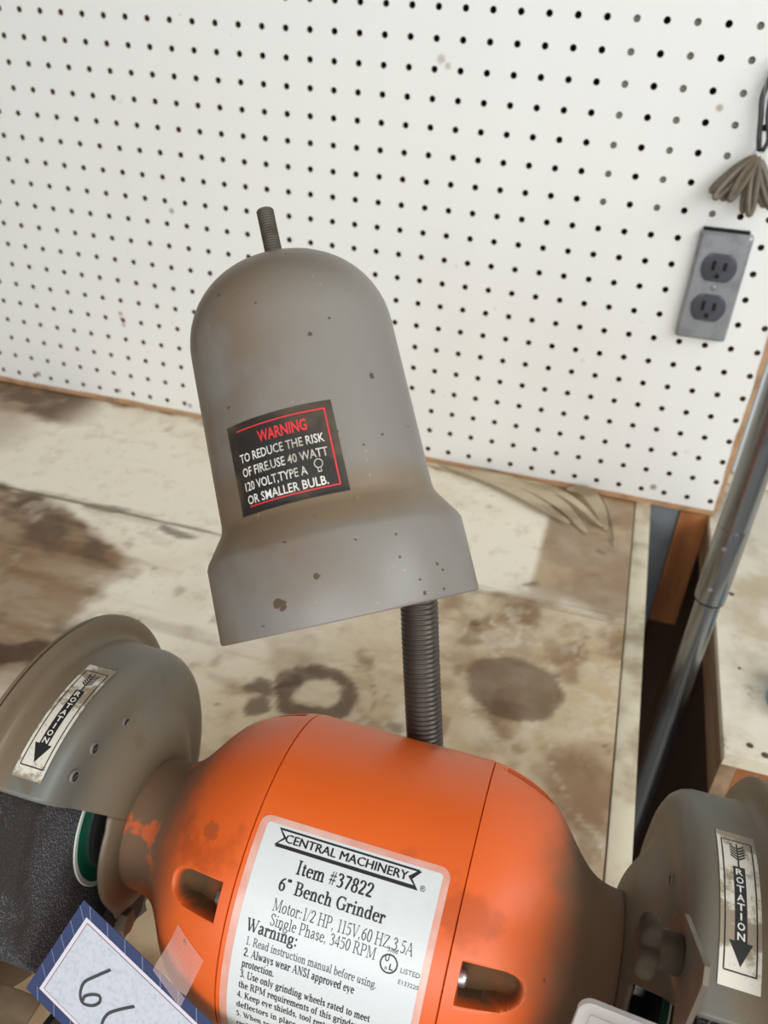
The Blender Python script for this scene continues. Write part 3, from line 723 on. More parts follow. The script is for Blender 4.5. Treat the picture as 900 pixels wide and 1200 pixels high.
b = MB(); b.lathe([(0.0003, .0255), (.004, .0262), (.018, .0262), (.020, .0248), (.020, .0225), (.008, .0215), (.006, .0001)], (.8790, -.2870, 0), n=48)
b.build('plastic_lid', M_blue, None, True, label='light blue round plastic lid lying on the side bench at the right edge', cat='lid')

# things down in the gap between the benches
b = MB(); b.box((.7530, .004, -.60), (.7850, .016, -.0005), 0, .001)
b.build('metal_channel', M_greysteel, None, True, label='blue-grey metal strip standing in the gap beside the workbench edge', cat='metal strip')
b = MB(); b.box((.7855, .001, -.165), (.8170, .0290, -.0010)); b.build('wood_block', M_orangewood, None, False, label='orange-brown wood offcut behind the pipe in the gap between the benches', cat='wood')

# conduit
cp = empty('conduit_pipe', (.7874, -.275, -.90), 'shiny galvanised conduit pipe rising through the gap between the benches', 'pipe')
b = MB(); b.lathe([(0, .0101), (.9840, .0101)], (.7874, -.275, -.90), n=32); b.build('lower_tube', M_galv, cp, True)
b = MB(); b.lathe([(0, .0104), (0, .0117), (.0015, .0122), (.070, .0122), (.0715, .0119), (.0715, .0110)], (.7874, -.275, .0820), n=32)
b.build('coupling', M_galv, cp, True)
b = MB(); b.lathe([(0, .0103), (0, .0116), (.0014, .0116)], (.7874, -.275, .0805), n=32); b.build('joint_ring', M_black, cp, True, label='dark joint line under the coupling')
b = MB(); b.lathe([(.0, .0119), (1.40, .0118)], (.7874, -.275, .1537), n=32); b.build('upper_tube', M_galv, cp, True)
for z_ in (.138, .098):
    b = MB(); b.lathe([(0, .0018), (.0008, .0016), (.0008, .0001)], (.7874 + .0122 * -.35, -.275 - .0122 * .94, z_), (-.35, -.94, 0), n=12); b.build('set_screw', M_plate, cp, True)

# ------------------------------------------------------------------ electrical outlet
eo = empty('electrical_outlet', (.7541, 0, .257), 'grey metal duplex electrical outlet set in the pegboard below the cord bundle', 'outlet')
px, pz = .7541, .2568
def plate_mesh():
    b = MB(); w_, h_ = .0242, .0522
    def rr(w, h, y, r=.003, n=4):
        P = []
        for cx, cz, a0 in ((w - r, h - r, 0), (-w + r, h - r, 90), (-w + r, -h + r, 180), (w - r, -h + r, 270)):
            for k in range(n + 1):
                a = math.radians(a0 + 90 * k / n); P.append((px + cx + r * math.cos(a), y, pz + cz + r * math.sin(a)))
        return P
    L = [rr(w_, h_, -.0003), rr(w_, h_, -.0075), rr(w_ - .0008, h_ - .0008, -.0094), rr(w_ - .0028, h_ - .0028, -.0110)]
    n = len(L[0]); V = [p for l in L for p in l]
    F = [(i * n + k, (i + 1) * n + k, (i + 1) * n + (k + 1) % n, i * n + (k + 1) % n) for i in range(3) for k in range(n)]
    F.append(tuple(range(3 * n, 4 * n))[::-1]); b.add(V, F)
    return b.build('cover_plate', M_plate, eo, True, 25)
plate_mesh()
b = MB(); b.box((px - .022, -.0045, pz + .0523), (px + .020, -.0001, pz + .0548)); b.build('cut_gap', M_black, eo, False, label='dark ragged gap over the plate')
for s_ in (1, -1):
    zc = pz + s_ * .0195 + .001
    def outline(r, fl):
        P = []
        for k in range(36):
            a = 2 * math.pi * k / 36; P.append((r * math.cos(a), max(-fl, min(fl, r * math.sin(a)))))
        return P
    b = MB()
    O = outline(.0162, .0132); I = outline(.0152, .0124); n = len(O)
    V = [(px + u, -.0108, zc + v) for u, v in O] + [(px + u, -.0125, zc + v) for u, v in O] + [(px + u, -.0130, zc + v) for u, v in I]
    b.add(V, [(q * n + k, (q + 1) * n + k, (q + 1) * n + (k + 1) % n, q * n + (k + 1) % n) for q in range(2) for k in range(n)] + [tuple(range(2 * n, 3 * n))[::-1]])
    rc = b.build('receptacle', M_recept, eo, True, 30)
    for dx, hh in ((-.0052, .0046), (.0052, .0038)):
        b = MB(); b.box((px + dx - .0016, -.0134, zc + .0018 - hh), (px + dx + .0016, -.0128, zc + .0018 + hh)); b.build('slot', M_black, rc, False)
    b = MB(); b.lathe([(0, .0024), (.0007, .0024), (.0007, .0001)], (px, -.0128, zc - .0078), (0, -1, 0), n=16); b.build('ground_hole', M_black, rc, False)
b = MB(); b.lathe([(0, .0030), (.0008, .0027), (.0010, .0001)], (px, -.0110, pz + .001), (0, -1, 0), n=16); b.build('screw', M_steel, eo, True)

# ------------------------------------------------------------------ coiled cord hanging from the board
cb = empty('cord_bundle', (.760, -.016, .385), 'bundled flat brown power cord hanging from the pegboard above the outlet', 'cord')
tie = Vector((.7600, -.016, .3790))
loops = [(-.0300, -.033, .002), (-.0265, -.037, .010), (-.0190, -.038, .004), (-.0140, -.037, .014), (.0010, -.047, .003), (.0060, -.048, .012), (.0165, -.040, .004), (.0220, -.040, .012)]
for k, (dx, dz, dy) in enumerate(loops):
    e = Vector((dx, -dy * .8, dz)); L = e.length; e.normalize(); sd = Vector((-e.z, 0, e.x)).normalized()
    wv = .0026
    P = [tie + Vector((0, -.002 + .001 * (k % 3), 0)), tie + e * L * .35 + sd * wv, tie + e * L * .8 + sd * wv * .9, tie + e * L * 1.0, tie + e * L * .8 - sd * wv * .9, tie + e * L * .35 - sd * wv, tie + Vector((0, -.004, 0))]
    b = MB(); b.tube(spline(P, 7), .0022, 8, radf=lambda i: (.0030, .0042)); b.build('cord_loop', M_cord, cb, True)
b = MB(); b.lathe([(-.004, .0046), (-.003, .0056), (.003, .0056), (.004, .0046)], tie + Vector((0, -.002, -.001)), (.35, 0, 1), n=20); b.build('plastic_tie', M_tie, cb, True)
b = MB(); b.tube(spline([tie + Vector((.000, -.003, .004)), (.7580, -.013, .392), (.7550, -.012, .408), (.7520, -.010, .425), (.7560, -.006, .446)], 8), .0024, 8); b.build('cord_tail', M_cable, cb, True)
b = MB(); b.tube(spline([tie + Vector((.003, -.003, .004)), (.7655, -.014, .392), (.7600, -.012, .410), (.7580, -.010, .430), (.7590, -.006, .450)], 8), .0020, 8); b.build('cord_tail', M_cable, cb, True)
b = MB(); b.tube(spline([(29.9 * S, .004, 12.72 * 0 + .4565), (29.9 * S, -.010, .4560), (29.9 * S, -.016, .4520), (29.9 * S, -.013, .447), (29.9 * S, -.004, .4455)], 8), .0013, 8); b.build('peg_hook', M_steel, cb, True)
b = MB(); b.tube(spline([(.7545, -.012, .418), (.7505, -.014, .440), (.7520, -.013, .452), (.7560, -.012, .440), (.7565, -.012, .420)], 6), .0006, 6); b.build('wire_twist', M_steel, cb, True)

# ------------------------------------------------------------------ bench grinder
AX, AY, AZ = .6113, -.641, .139
GR = empty('bench_grinder', (AX, AY, 0.0), 'orange bench grinder with grey wheel hoods and a grey lamp, standing on the workbench', 'grinder')
def cyl(x, ang, r):
    a = math.radians(ang); return (x, AY - r * math.sin(a), AZ + r * math.cos(a))
PR = [(0, .0705), (.0435, .0705), (.050, .0694), (.056, .0678), (.063, .0652), (.070, .0618), (.076, .0572), (.081, .0512), (.086, .0445), (.091, .0385), (.096, .0340), (.102, .0316), (.110, .0306), (.124, .0302)]
def prof(d):
    for (a, ra), (b_, rb) in zip(PR, PR[1:]):
        if d <= b_:
            t = (d - a) / (b_ - a); return ra + (rb - ra) * t
    return PR[-1][1]
# smoothed profile
_d = np.linspace(0, .124, 497); _r = np.array([prof(t) for t in _d]); _k = np.ones(25) / 25
_rp = np.convolve(np.r_[np.full(12, _r[0]), _r, np.full(12, _r[-1])], _k, 'valid')
def sprof(d): return float(np.interp(d, _d, _rp))
def endcap(sgn):
    ds = [.0436, .0438, .0444, .0460] + list(np.arange(.0470, .0800, .0006)) + list(np.arange(.0806, .1050, .0020)) + [.1055, .1085 if sgn > 0 else .1128]
    na = 720; V = []; F = []; M = []
    pk = []
    def dep(d, a):
        aa = (a - 48.5 + 45) % 90 - 45      # pocket centres 48.5 + 90k
        u = (d - .0487) / .0245; v = abs(aa) / 6.6
        if u < 0 or u > 1.0: return 0
        e = 1 - v if u < .45 else 1 - (((u - .45) / .55) ** 2.6 + v ** 2.6) ** (1 / 2.6)
        if e <= 0: return 0
        t = min(1, e / (.16 + .30 * max(0, u - .3))); t = t * t * (3 - 2 * t)
        return .0125 * t * (1 if u < .55 else 1 - (u - .55) / .45 * .45)
    for i, d in enumerate(ds):
        r0 = sprof(d)
        if i == 0: r0 -= .0006
        for k in range(na):
            a = k * 360 / na; q = dep(d, a)
            t_ = min(1, max(0, (q - .0012) / .0045)); pk.append(t_ * t_ * (3 - 2 * t_))
            V.append(cyl(AX + sgn * d, a, r0 - q))
    for i in range(len(ds) - 1):
        for k in range(na):
            k2 = (k + 1) % na
            f = (i * na + k, i * na + k2, (i + 1) * na + k2, (i + 1) * na + k)
            F.append(f if sgn > 0 else f[::-1])
    cs = len(V); V.append((AX + sgn * .0436, AY, AZ)); 
    for k in range(na): 
        f = (cs, (k + 1) % na, k); F.append(f if sgn > 0 else f[::-1])
    o = mesh('end_cap', V, F, [M_org], GR, True, None, 50)
    at_ = o.data.attributes.new('pocket', 'FLOAT', 'POINT')
    at_.data.foreach_set('value', pk + [0.0])
    for q in range(4):
        a = 48.5 + 90 * q; c = Vector(cyl(AX + sgn * .0487, a, .0628))
        b = MB(); b.lathe([(-.0005, .0036), (.0018, .0034), (.0026, .0026), (.0026, .0001)], c, (sgn, 0, 0), n=16); b.build('screw', M_steel, GR, True)
    return o
endcap(-1); endcap(1)
b = MB()
b.lathe([(-.0434, .0660), (-.0434, .0697), (-.0430, .0705), (.0430, .0705), (.0434, .0697), (.0434, .0660)], (AX, AY, AZ), (1, 0, 0), n=180)
b.build('motor_housing', M_org, GR, True, 30)
# base pedestal, below the frame
b = MB(); b.box((AX - .075, AY - .070, .008), (AX + .075, AY + .070, .026), 0, .005); b.build('base', M_org, GR, True, 40)
b = MB(); b.box((AX - .040, AY - .040, .0262), (AX + .040, AY + .040, .076), 0, .006); b.build('pedestal', M_org, GR, True, 40)
for sx in (-1, 1):
    for sy in (-1, 1):
        b = MB(); b.lathe([(0, .0001), (0, .010), (.0078, .011), (.0078, .0001)], (AX + sx * .06, AY + sy * .055, .0001), n=20); b.build('rubber_foot', M_rubber, GR, True)
b = MB(); b.box((AX - .011, AY - .0465, .040), (AX + .011, AY - .0402, .064), 0, .001); b.build('power_switch', M_rubber, GR, True)

# ---- specification label on the housing
def to_lab(u, v, lift):      # u: mm from left seam side, v: arc mm downwards negative
    R0 = .0706
    return cyl(.5700 + u, (-v / R0) * 180 / math.pi, R0 + lift)
def A(deg): return -math.radians(deg) * .0706     # angle -> v
D = Decal(to_lab)
W_, T_, B_ = .0788, A(18.2), A(112)
# clear border with rounded corners (fine strips so it follows the drum)
def rrect(D, u0, v0, u1, v1, r, mi, lift, nv=40, nu=16):
    vs = sorted(set([v0 + (v1 - v0) * k / nv for k in range(nv + 1)] + [v0 + r * (1 - math.cos(t * math.pi / 12)) for t in range(7)] + [v1 - r * (1 - math.cos(t * math.pi / 12)) for t in range(7)]))
    V = []; F = []
    for v in vs:
        e = min(v - v0, v1 - v); ins = 0 if e >= r else r - math.sqrt(max(0, r * r - (r - e) ** 2))
        for k in range(nu + 1): V.append(D.f(u0 + ins + (u1 - u0 - 2 * ins) * k / nu, v, lift))
    for j in range(len(vs) - 1):
        for k in range(nu):
            q = j * (nu + 1) + k; F.append((q, q + 1, q + nu + 2, q + nu + 1))
    D.mb.add(V, F, mi)
rrect(D, 0, B_, W_, T_, .0042, 1, .00005)
rrect(D, .0032, B_ + .003, W_ - .0028, T_ - .0026, .0012, 0, .00012)
L1 = .0002
# banner
bu0, bu1 = .0085, .0672; vt, vb = A(21.2), A(26.6); hh = vt - vb
def banner(ins, mi, lift, du=0, dv=0):
    n = 12
    V = []; F = []
    for k in range(n + 1):
        t = k / n
        for s_ in (0, .5, 1):
            notch = .0028 * (1 - abs(2 * s_ - 1))
            a = bu0 + notch + ins * 1.7; c = bu1 - notch - ins * 1.7
            if s_ == .5: a = bu0 + .0030 + ins * 1.5; c = bu1 - .0030 - ins * 1.5
            v = vb + ins + (hh - 2 * ins) * s_
            V.append(D.f(a + (c - a) * t + du, v + dv, lift))
    for k in range(n):
        for s_ in (0, 1): q = 3 * k + s_; F.append((q, q + 3, q + 4, q + 1))
    D.mb.add(V, F, mi)
banner(-.0001, 2, .00018, .0005, -.0005); banner(0, 2, .00020); banner(.0008, 0, .00026)
for q in (0, .00013, .00026): D.text('CENTRAL MACHINERY', .0122 + q, vb + hh * .26 + q * .3, hh * .50, 2, .00034 + q * .1, width=.0506, bold=.0)
D.text('®', .0684, A(27.0), .0022, 2, L1, width=.0022)
def row(t, u, deg, size, width, bold=0.0, serif=True): D.text(t, u, A(deg), size, 2, L1, width=width, bold=bold, serif=serif)
row('Item #37822', .0203, 32.9, .0048, .0312, .055)
row('6" Bench Grinder', .0152, 38.8, .0046, .0432, .055)
row('Motor:1/2 HP, 115V,60 HZ,3.5A', .0152, 44.9, .0043, .0562)
row('Single Phase, 3450 RPM', .0155, 49.2, .0041, .0425)
row('Warning:', .0068, 53.0, .0046, .0212, .055)
row('1. Read instruction manual before using.', .0079, 57.2, .0031, .0530, .01)
row('2. Always wear ANSI approved eye', .0079, 61.0, .0032, .0450, .06)
row('protection.', .0079, 64.6, .0031, .0135, .06)
row('3. Use only grinding wheels rated to meet', .0077, 68.4, .0031, .0530, .06)
row('the RPM requirements of this grinder.', .0077, 72.4, .0031, .0495, .06)
row('4. Keep eye shields, tool rests, and spark', .0075, 76.4, .0031, .0520, .06)
row('deflectors in place at all times.', .0075, 80.8, .0031, .0420, .06)
row('5. When servicing, use only identical', .0073, 85.6, .0031, .0480, .06)
row('replacement parts.', .0073, 91.0, .0031, .0240, .06)
row('6. Use with dust mask.', .0072, 96.0, .0031, .0300, .06)
# listing mark
D.ring((.0636, A(49.0)), .0029, .0035, 2, L1)
D.text('U', .0618, A(48.4), .0022, 2, L1, width=.0016, bold=.03); D.text('L', .0640, A(50.6), .0022, 2, L1, width=.0015, bold=.03)
D.text('®', .0622, A(50.9), .0012, 2, L1, width=.0012)
row('5J66', .0618, 45.6, .0014, .0042, .02); row('LISTED', .0684, 50.3, .0018, .0074, .0, False); row('E133220', .0684, 53.6, .0016, .0078, .0, False)
D.mb.build('specification_label', [M_white, M_clearb, M_ink], GR, False, label='white specification label with black print and clear border')

# ---- wheel hoods, wheels
def hood(sgn):
    fx = .4860 if sgn < 0 else .7325        # inner face plane
    hx = fx                    # object origin
    H = empty('h', (0, 0, 0)); bpy.data.objects.remove(H)
    # profile from hub out over the face and the band to the flange
    def dish(r):
        t = min(1, max(0, (r - .034) / .028)); t = t * t * (3 - 2 * t); return -.0125 * (1 - t)
    face = [(dish(r), r) for r in (.0245, .030, .034, .037, .040, .043, .046, .049, .052, .055, .058, .061, .064, .0680)] + [(.0003, .0715), (.0012, .0750), (.0030, .0780), (.0060, .0801), (.0095, .0810)]
    band = [(.0270, .0812), (.0300, .0820), (.0315, .0838), (.0322, .0870), (.0330, .0925), (.0338, .0932)]
    full = face + band; na = 150
    A0_, A1_ = 35.6, -182.0
    V = []; F = []
    ang = [A0_ + (A1_ - A0_) * k / na for k in range(na + 1)]
    for t, r in full:
        for a in ang: V.append(cyl(fx + sgn * t, a, r))
    m_ = na + 1
    for i in range(len(full) - 1):
        for k in range(na):
            f = (i * m_ + k, i * m_ + k + 1, (i + 1) * m_ + k + 1, (i + 1) * m_ + k); F.append(f if sgn < 0 else f[::-1])
    # lower hub plate, front side
    outer = [(35.6, .0435), (45, .0422), (112, .0420), (125, .0435), (140, .049), (155, .060), (167, .071), (178, .080)]
    k0 = len(V); n2 = 60; nr = 7
    for k in range(n2 + 1):
        a = 35.6 + (178 - 35.6) * k / n2; ro = float(np.interp(a, [p[0] for p in outer], [p[1] for p in outer]))
        for q in range(nr + 1):
            r_ = .0245 + (ro - .0245) * q / nr; V.append(cyl(fx + sgn * dish(r_), a, r_))
    for k in range(n2):
        for q in range(nr):
            i_ = k0 + k * (nr + 1) + q
            f = (i_, i_ + 1, i_ + nr + 2, i_ + nr + 1); F.append(f if sgn < 0 else f[::-1])
    off = Vector((hx, AY, AZ)); g = world_loc(GR)
    me = bpy.data.meshes.new('wheel_hood'); me.from_pydata([(v[0] - off.x, v[1] - off.y, v[2] - off.z) for v in V], [], F)
    me.materials.append(M_hood.m); me.polygons.foreach_set('use_smooth', [True] * len(F)); me.set_sharp_from_angle(angle=math.radians(50))
    o = bpy.data.objects.new('wheel_hood', me); C.objects.link(o); o.parent = GR; o.location = off - g
    sd = o.modifiers.new('thickness', 'SOLIDIFY'); sd.thickness = .0014; sd.offset = -1
    # holes / rivets in the face
    for rr_, a in ((.0582, -7.8), (.0670, 13), (.0708, 25)):
        b = MB(); c = cyl(fx + sgn * (dish(rr_ + .002) - .0004), a, rr_)
        b.lathe([(-.0006, .0030), (.0004, .0028), (.0004, .0021)], c, (-sgn, 0, 0), n=20)
        b.build('rivet_rim', M_dhood, o, True)
        b = MB(); b.lathe([(0.0001, .0022), (.0003, .0001)], c, (-sgn, 0, 0), n=16); b.build('rivet_hole', M_black, o, True)
        b = MB(); b.box((c[0] - .0006, c[1] - .0015, c[2] - .0003), (c[0] + .0006, c[1] + .0015, c[2] + .0003)); b.build('screw_thread', M_steel, o, False)
    # outer side cover
    b = MB(); b.lathe([(0, .0001), (0, .078), (.0005, .0925), (.0018, .0930), (.0025, .0915), (.0030, .078), (.0030, .0001)], (fx + sgn * .0345, AY, AZ), (sgn, 0, 0), n=120)
    b.build('side_cover', M_hood, GR, True, 35)
    # wheel, blotters, flange, spindle
    wx = fx + sgn * .0075
    wname = 'grinding_wheel'
    b = MB(); b.lathe([(0, .006), (0, .0735), (.0008, .0750), (.0182, .0750), (.0190, .0735), (.0190, .006)], (wx, AY, AZ), (sgn, 0, 0), n=120); wo = b.build(wname, M_wheel, GR, True, 35)
    b = MB(); b.lathe([(0, .008), (-.0004, .008), (-.0004, .0335)], (wx - sgn * .0001, AY, AZ), (sgn, 0, 0), n=64, mi=0)
    b.lathe([(-.0004, .0335), (-.0005, .0355), (0, .0360)], (wx - sgn * .0001, AY, AZ), (sgn, 0, 0), n=64, mi=1)
    b.build('paper_blotter', [M_green, M_paperedge], wo, True, label='green paper blotter with a white rim')
    b = MB(); b.lathe([(-.0006, .008), (-.0006, .0262), (-.0020, .0270)], (wx, AY, AZ), (sgn, 0, 0), n=64, mi=1); b.lathe([(-.0020, .0270), (-.0045, .0268), (-.0055, .0250), (-.0055, .008)], (wx, AY, AZ), (sgn, 0, 0), n=64); b.build('flange', [M_black, M_steel], wo, True, 35)  # black face puts the darkness of the gap behind the hub plate into colour
    b = MB(); b.lathe([(-.03, .0078), (.026, .0078), (.026, .0001)], (wx, AY, AZ), (sgn, 0, 0), n=24); b.build('spindle', M_steel, GR, True, 35)
    # rotation sticker
    xc = (.4722 if sgn < 0 else .7512)
    a_top = -12.0 if sgn < 0 else -15.0; a_bot = a_top + 42.5
    R0 = .0813
    def to(u, v, lift):     # u across, v down from the top edge (positive)
        return cyl(xc + u, a_top + math.degrees(v / R0), R0 + lift)
    D = Decal(lambda u, v, lift: to(u, -v, lift))
    Lh = math.radians(42.5) * R0; hw = .0070
    D.rect(-hw, -Lh, hw, 0, 0, .0001, 4, 30)
    D.frame(-hw + .0016, -Lh + .0085 * .6, hw - .0016, -.0045, .0005, 1, .00018, 4, 24)
    for k in range(5):
        for sx in (-1, 1):
            v = -.0068 - .0013 * k
            D.line((sx * .0003, v - .0018), (sx * .0026, v), .00065, 1, .00018)
    D.rect(-.0003, -.0185, .0003, -.0060, 1, .00018, 1, 6)
    D.rect(-.0021, -Lh + .0150, .0021, -.0172, 1, .00018, 2, 20)
    D.poly([(-.0040, -Lh + .0150), (0, -Lh + .0070), (.0040, -Lh + .0150)], 1, .00020)
    top = -.0178; step = (Lh - .0150 - .0178) / 8
    for k, ch in enumerate('ROTATION'):
        D.text(ch, 0, top - step * k - .0029, .0026, 2, .00026, width=(.0026 if ch not in 'I' else .0006), bold=.02, align='C')
    D.mb.build('rotation_sticker', [M_stkW, M_ink, M_lw], o, False, label='worn white sticker with a black arrow')
    # tool rest bracket and bolt
    b = MB(); bx = fx - sgn * .0030
    def P3(u, v, t): return (bx + sgn * t, u, v)
    b.prism([(AY - .012, .076), (AY + .004, .096), (AY - .012, .112), (AY - .075, .098), (AY - .106, .1075), (AY - .106, .090), (AY - .06, .078)], P3, -.0015, .0015)
    ta = b.build('tool_rest_arm', M_brack if sgn > 0 else M_cable, GR, False)
    b = MB(); b.lathe([(0, .0068), (.004, .0068), (.0050, .0058), (.0050, .0001)], (bx - sgn * .0017, AY - .028, .0925), (-sgn, 0, 0), n=6); b.build('bolt', M_brack, GR, True, 30)
    b = MB(); x0, x1 = sorted((fx + sgn * .0005, fx + sgn * .038)); b.box((x0, AY - .112, .1080), (x1, AY - .0775, .1120), 0, .001); b.build('tool_rest', M_rest, GR, True, 30)
    return o
hood(-1); hood(1)

# right eye-shield bracket with star knob
b = MB()
def PX(u, v, t): return (.7285 + t, u, v)
b.prism([(-.6735, .2360), (-.6610, .2140), (-.6640, .2040), (-.6740, .2080), (-.6950, .2240), (-.7050, .2160), (-.7150, .1950), (-.7170, .1980), (-.7095, .2330), (-.7075, .2550), (-.7035, .2580)], PX, -.0008, .0008)
b.build('shield_bracket', M_brack, GR, False, label='thin bare-edged steel bracket')
b = MB(); b.lathe([(-.0018, .0001), (-.0018, .0026), (-.0008, .0030), (-.0008, .0026), (.0045, .0026)], (.7285, -.6665, .2100), (1, 0, 0), n=16); b.build('bracket_rivet', M_brack, GR, True, 35)
kc = (.7275, -.6852, .2308)
b = MB(); b.lathe([(-.0075, .0062), (-.0010, .0066), (0, .0060)], kc, (1, 0, 0), n=28)
b.build('knob_stem', M_knob, GR, True, 35)
b = MB(); b.lathe([(-.0138, .0001), (-.0138, .0064), (-.0130, .0077), (-.0115, .0083), (-.0088, .0083), (-.0076, .0074), (-.0076, .0001)], kc, (1, 0, 0), n=84, lobes=lambda a: 1.02 + .20 * math.cos(6 * a))
b.build('star_knob', M_knob, GR, True, 45)

# clear eye shield corner, bottom right
def campt(px_, py_, dep):
    d = Vector(((px_ - 450) / FP, (py_ - 600) / FP, 1)) * dep
    return CAM + Vector([sum(RW[r][k] * d[r] for r in range(3)) for k in range(3)])
c0 = campt(682, 1168, .268); c1 = campt(800, 1215, .262); c2 = campt(648, 1255, .275)
eu = (c1 - c0).normalized(); ev = (c2 - c0); ev = (ev - eu * ev.dot(eu)).normalized(); en = eu.cross(ev).normalized()
def shield(name, x0, y0, x1, y1, r, t0, t1, mat, par, **kw):
    P = []
    for cx, cy, a0 in ((x1 - r, y1 - r, 0), (x0 + r, y1 - r, 90), (x0 + r, y0 + r, 180), (x1 - r, y0 + r, 270)):
        for k in range(7): a = math.radians(a0 + 15 * k); P.append((cx + r * math.cos(a), cy + r * math.sin(a)))
    b = MB(); b.prism(P, lambda u, v, t: tuple(c0 + eu * u + ev * v + en * t), t0, t1); return b.build(name, mat, par, False, **kw)
es = shield('eye_shield', 0, 0, .062, .070, .0045, -.0012, .0012, M_clear, GR, label='clear plastic eye shield with rounded corners')
M_inner = Mat('scratched_film', rgb(196, 188, 182), .3); M_inner.mix(M_inner.ramp(M_inner.noise(60, 4), .45, .65, 0, .6), rgb(170, 152, 142)); M_inner.b.inputs['Alpha'].default_value = .6
shield('shield_film', .0040, .0040, .058, .066, .001, -.0016, -.0013, M_inner, es)

# ---- lamp on its gooseneck
E_cam = Vector((-.2150, -.9725, .1150)).normalized()
LE = Vector([sum(RW[r][k] * E_cam[r] for r in range(3)) for k in range(3)])     # shade axis in the room
LP = campt(412, 724, .311)
ex = Vector([sum(RW[r][k] * Vector((1, 0, 0))[r] for r in range(3)) for k in range(3)]); ex = (ex - LE * ex.dot(LE)).normalized()
ey = LE.cross(ex)
sprofl = [(.0000, .0494), (.0004, .0500), (.0012, .0502), (.0285, .0499), (.0305, .0491), (.0395, .0430), (.0415, .0420), (.0440, .0416), (.1110, .0405)]
for k in range(1, 15):
    a = k / 14 * math.pi / 2
    sprofl.append((.1110 + .0350 * math.sin(a) ** 1.0, .0405 * math.cos(a) ** .86 if k < 14 else .0001))
b = MB(); b.lathe(sprofl, (0, 0, 0), (0, 0, 1), n=128)
inner = [(t if i else .0, r - .0012) for i, (t, r) in enumerate(sprofl[:-1])]
b.lathe([(0.0, .0492)] + [(max(t - .0010, .0002), max(r - .0014, .0002)) for t, r in sprofl[2:]], (0, 0, 0), (0, 0, 1), n=128, mi=0)
me_o = b.build('lamp_shade', M_shade, None, True, 42)
me_o.parent = GR
rot = Matrix((ex, ey, LE)).transposed().to_4x4()
me_o.matrix_local = Matrix.Translation(LP - world_loc(GR)) @ rot
def lamp_part(mb, name, mats, **kw):
    o = mb.build(name, mats, None, True, 40, **kw); o.parent = me_o; return o
# crown nut and threaded stub
b = MB(); b.lathe([(.1440, .0078), (.1468, .0074), (.1476, .0058), (.1492, .0046), (.1498, .0001)], n=28); lamp_part(b, 'crown_nut', M_stud)
pr = [(.1470, .0001)]; t = .1475
while t < .1684: pr += [(t, .0033), (t + .0004, .0036), (t + .0008, .0033)]; t += .0011
pr += [(.1690, .0030), (.1690, .0001)]
b = MB(); b.lathe(pr, n=24); lamp_part(b, 'threaded_stub', M_stud)
# bulb socket inside
b = MB(); b.lathe([(.100, .014), (.142, .015), (.1425, .0001)], n=28); b.lathe([(.100, .014), (.100, .012), (.120, .012)], n=28); lamp_part(b, 'bulb_socket', M_stud)
# paint chips
def lampang(px_, py_):
    """point on the shade under a photograph pixel -> (t, angle, r)"""
    o_ = Vector((0, 0, 0)); d = campt(px_, py_, 1.0) - CAM
    Pc = CAM - LP
    oc = Vector((Pc.dot(ex), Pc.dot(ey), Pc.dot(LE))); dd = Vector((d.dot(ex), d.dot(ey), d.dot(LE)))
    best = None
    tt = [p[0] for p in sprofl]; rr = [p[1] for p in sprofl]
    s_ = .22
    while s_ < .36:
        q = oc + dd * s_
        if 0 < q.z < .146 and math.hypot(q.x, q.y) <= np.interp(q.z, tt, rr): return q.z, math.atan2(q.y, q.x), float(np.interp(q.z, tt, rr))
        s_ += .0002
    return None
for px_, py_, sz in ((363, 391, 1.2), (435, 440, 1.6), (328, 707, 2.4), (332, 712, 1.6), (371, 676, 1.4), (395, 506, .8), (426, 521, .7), (448, 509, .8), (300, 355, .6), (386, 373, .7), (512, 661, 1.0), (519, 668, .9), (492, 679, .7), (468, 653, .7), (520, 690, .9), (498, 695, .9), (417, 632, .6), (464, 626, .6), (268, 478, .8), (257, 347, 1.0), (334, 636, .7), (478, 500, .5)):
    h = lampang(px_, py_)
    if not h: continue
    tz, an, r = h; b = MB(); P = []
    n = 9; e1 = Vector((-math.sin(an), math.cos(an), 0)); e2 = Vector((0, 0, 1)); c = Vector((math.cos(an) * r, math.sin(an) * r, tz)); nn = Vector((math.cos(an), math.sin(an), .05)).normalized()
    for k in range(n):
        a = 2 * math.pi * k / n; q = sz * .001 * random.uniform(.6, 1.25)
        P.append(c + e1 * q * math.cos(a) + e2 * q * math.sin(a) * .9 - nn * .00005 )
    top = c + nn * .00022
    b.add(P + [top], [(k, (k + 1) % n, n) for k in range(n)]); lamp_part(b, 'paint_chip', M_chip)
# warning sticker
qs = [lampang(*p) for p in ((267, 498), (390, 472), (409, 576), (284, 606))]
tt_ = (qs[0][0] + qs[1][0]) / 2; tb_ = (qs[2][0] + qs[3][0]) / 2
aL = (qs[0][1] + qs[3][1]) / 2; aR = (qs[1][1] + qs[2][1]) / 2
print('STICKER', [tuple(round(v, 4) for v in q) for q in qs])
def rad_at(t): return float(np.interp(t, [p[0] for p in sprofl], [p[1] for p in sprofl]))
Ws = abs(aR - aL) * .041; Hs = tt_ - tb_
def to_s(u, v, lift):
    a = aL + (aR - aL) * u; t = tb_ + Hs * v; r = min(rad_at(t), .0422) + .00016 + lift
    return (r * math.cos(a), r * math.sin(a), t)
D = Decal(to_s)
D.rect(0, 0, 1, 1, 0, 0, 24, 24)
lw = .012
D.line((.115, .085), (.93, .085), lw * 1.2, 1, .0001, 16); D.line((.115, .915), (.93, .915), lw * 1.2, 1, .0001, 16)
D.line((.93, .08), (.93, .92), lw, 1, .0001, 4)
def stx(t, v, h, u0, u1, mi, bold=.01): D.text(t, u0, v, h, mi, .00012, width=u1 - u0, bold=bold)
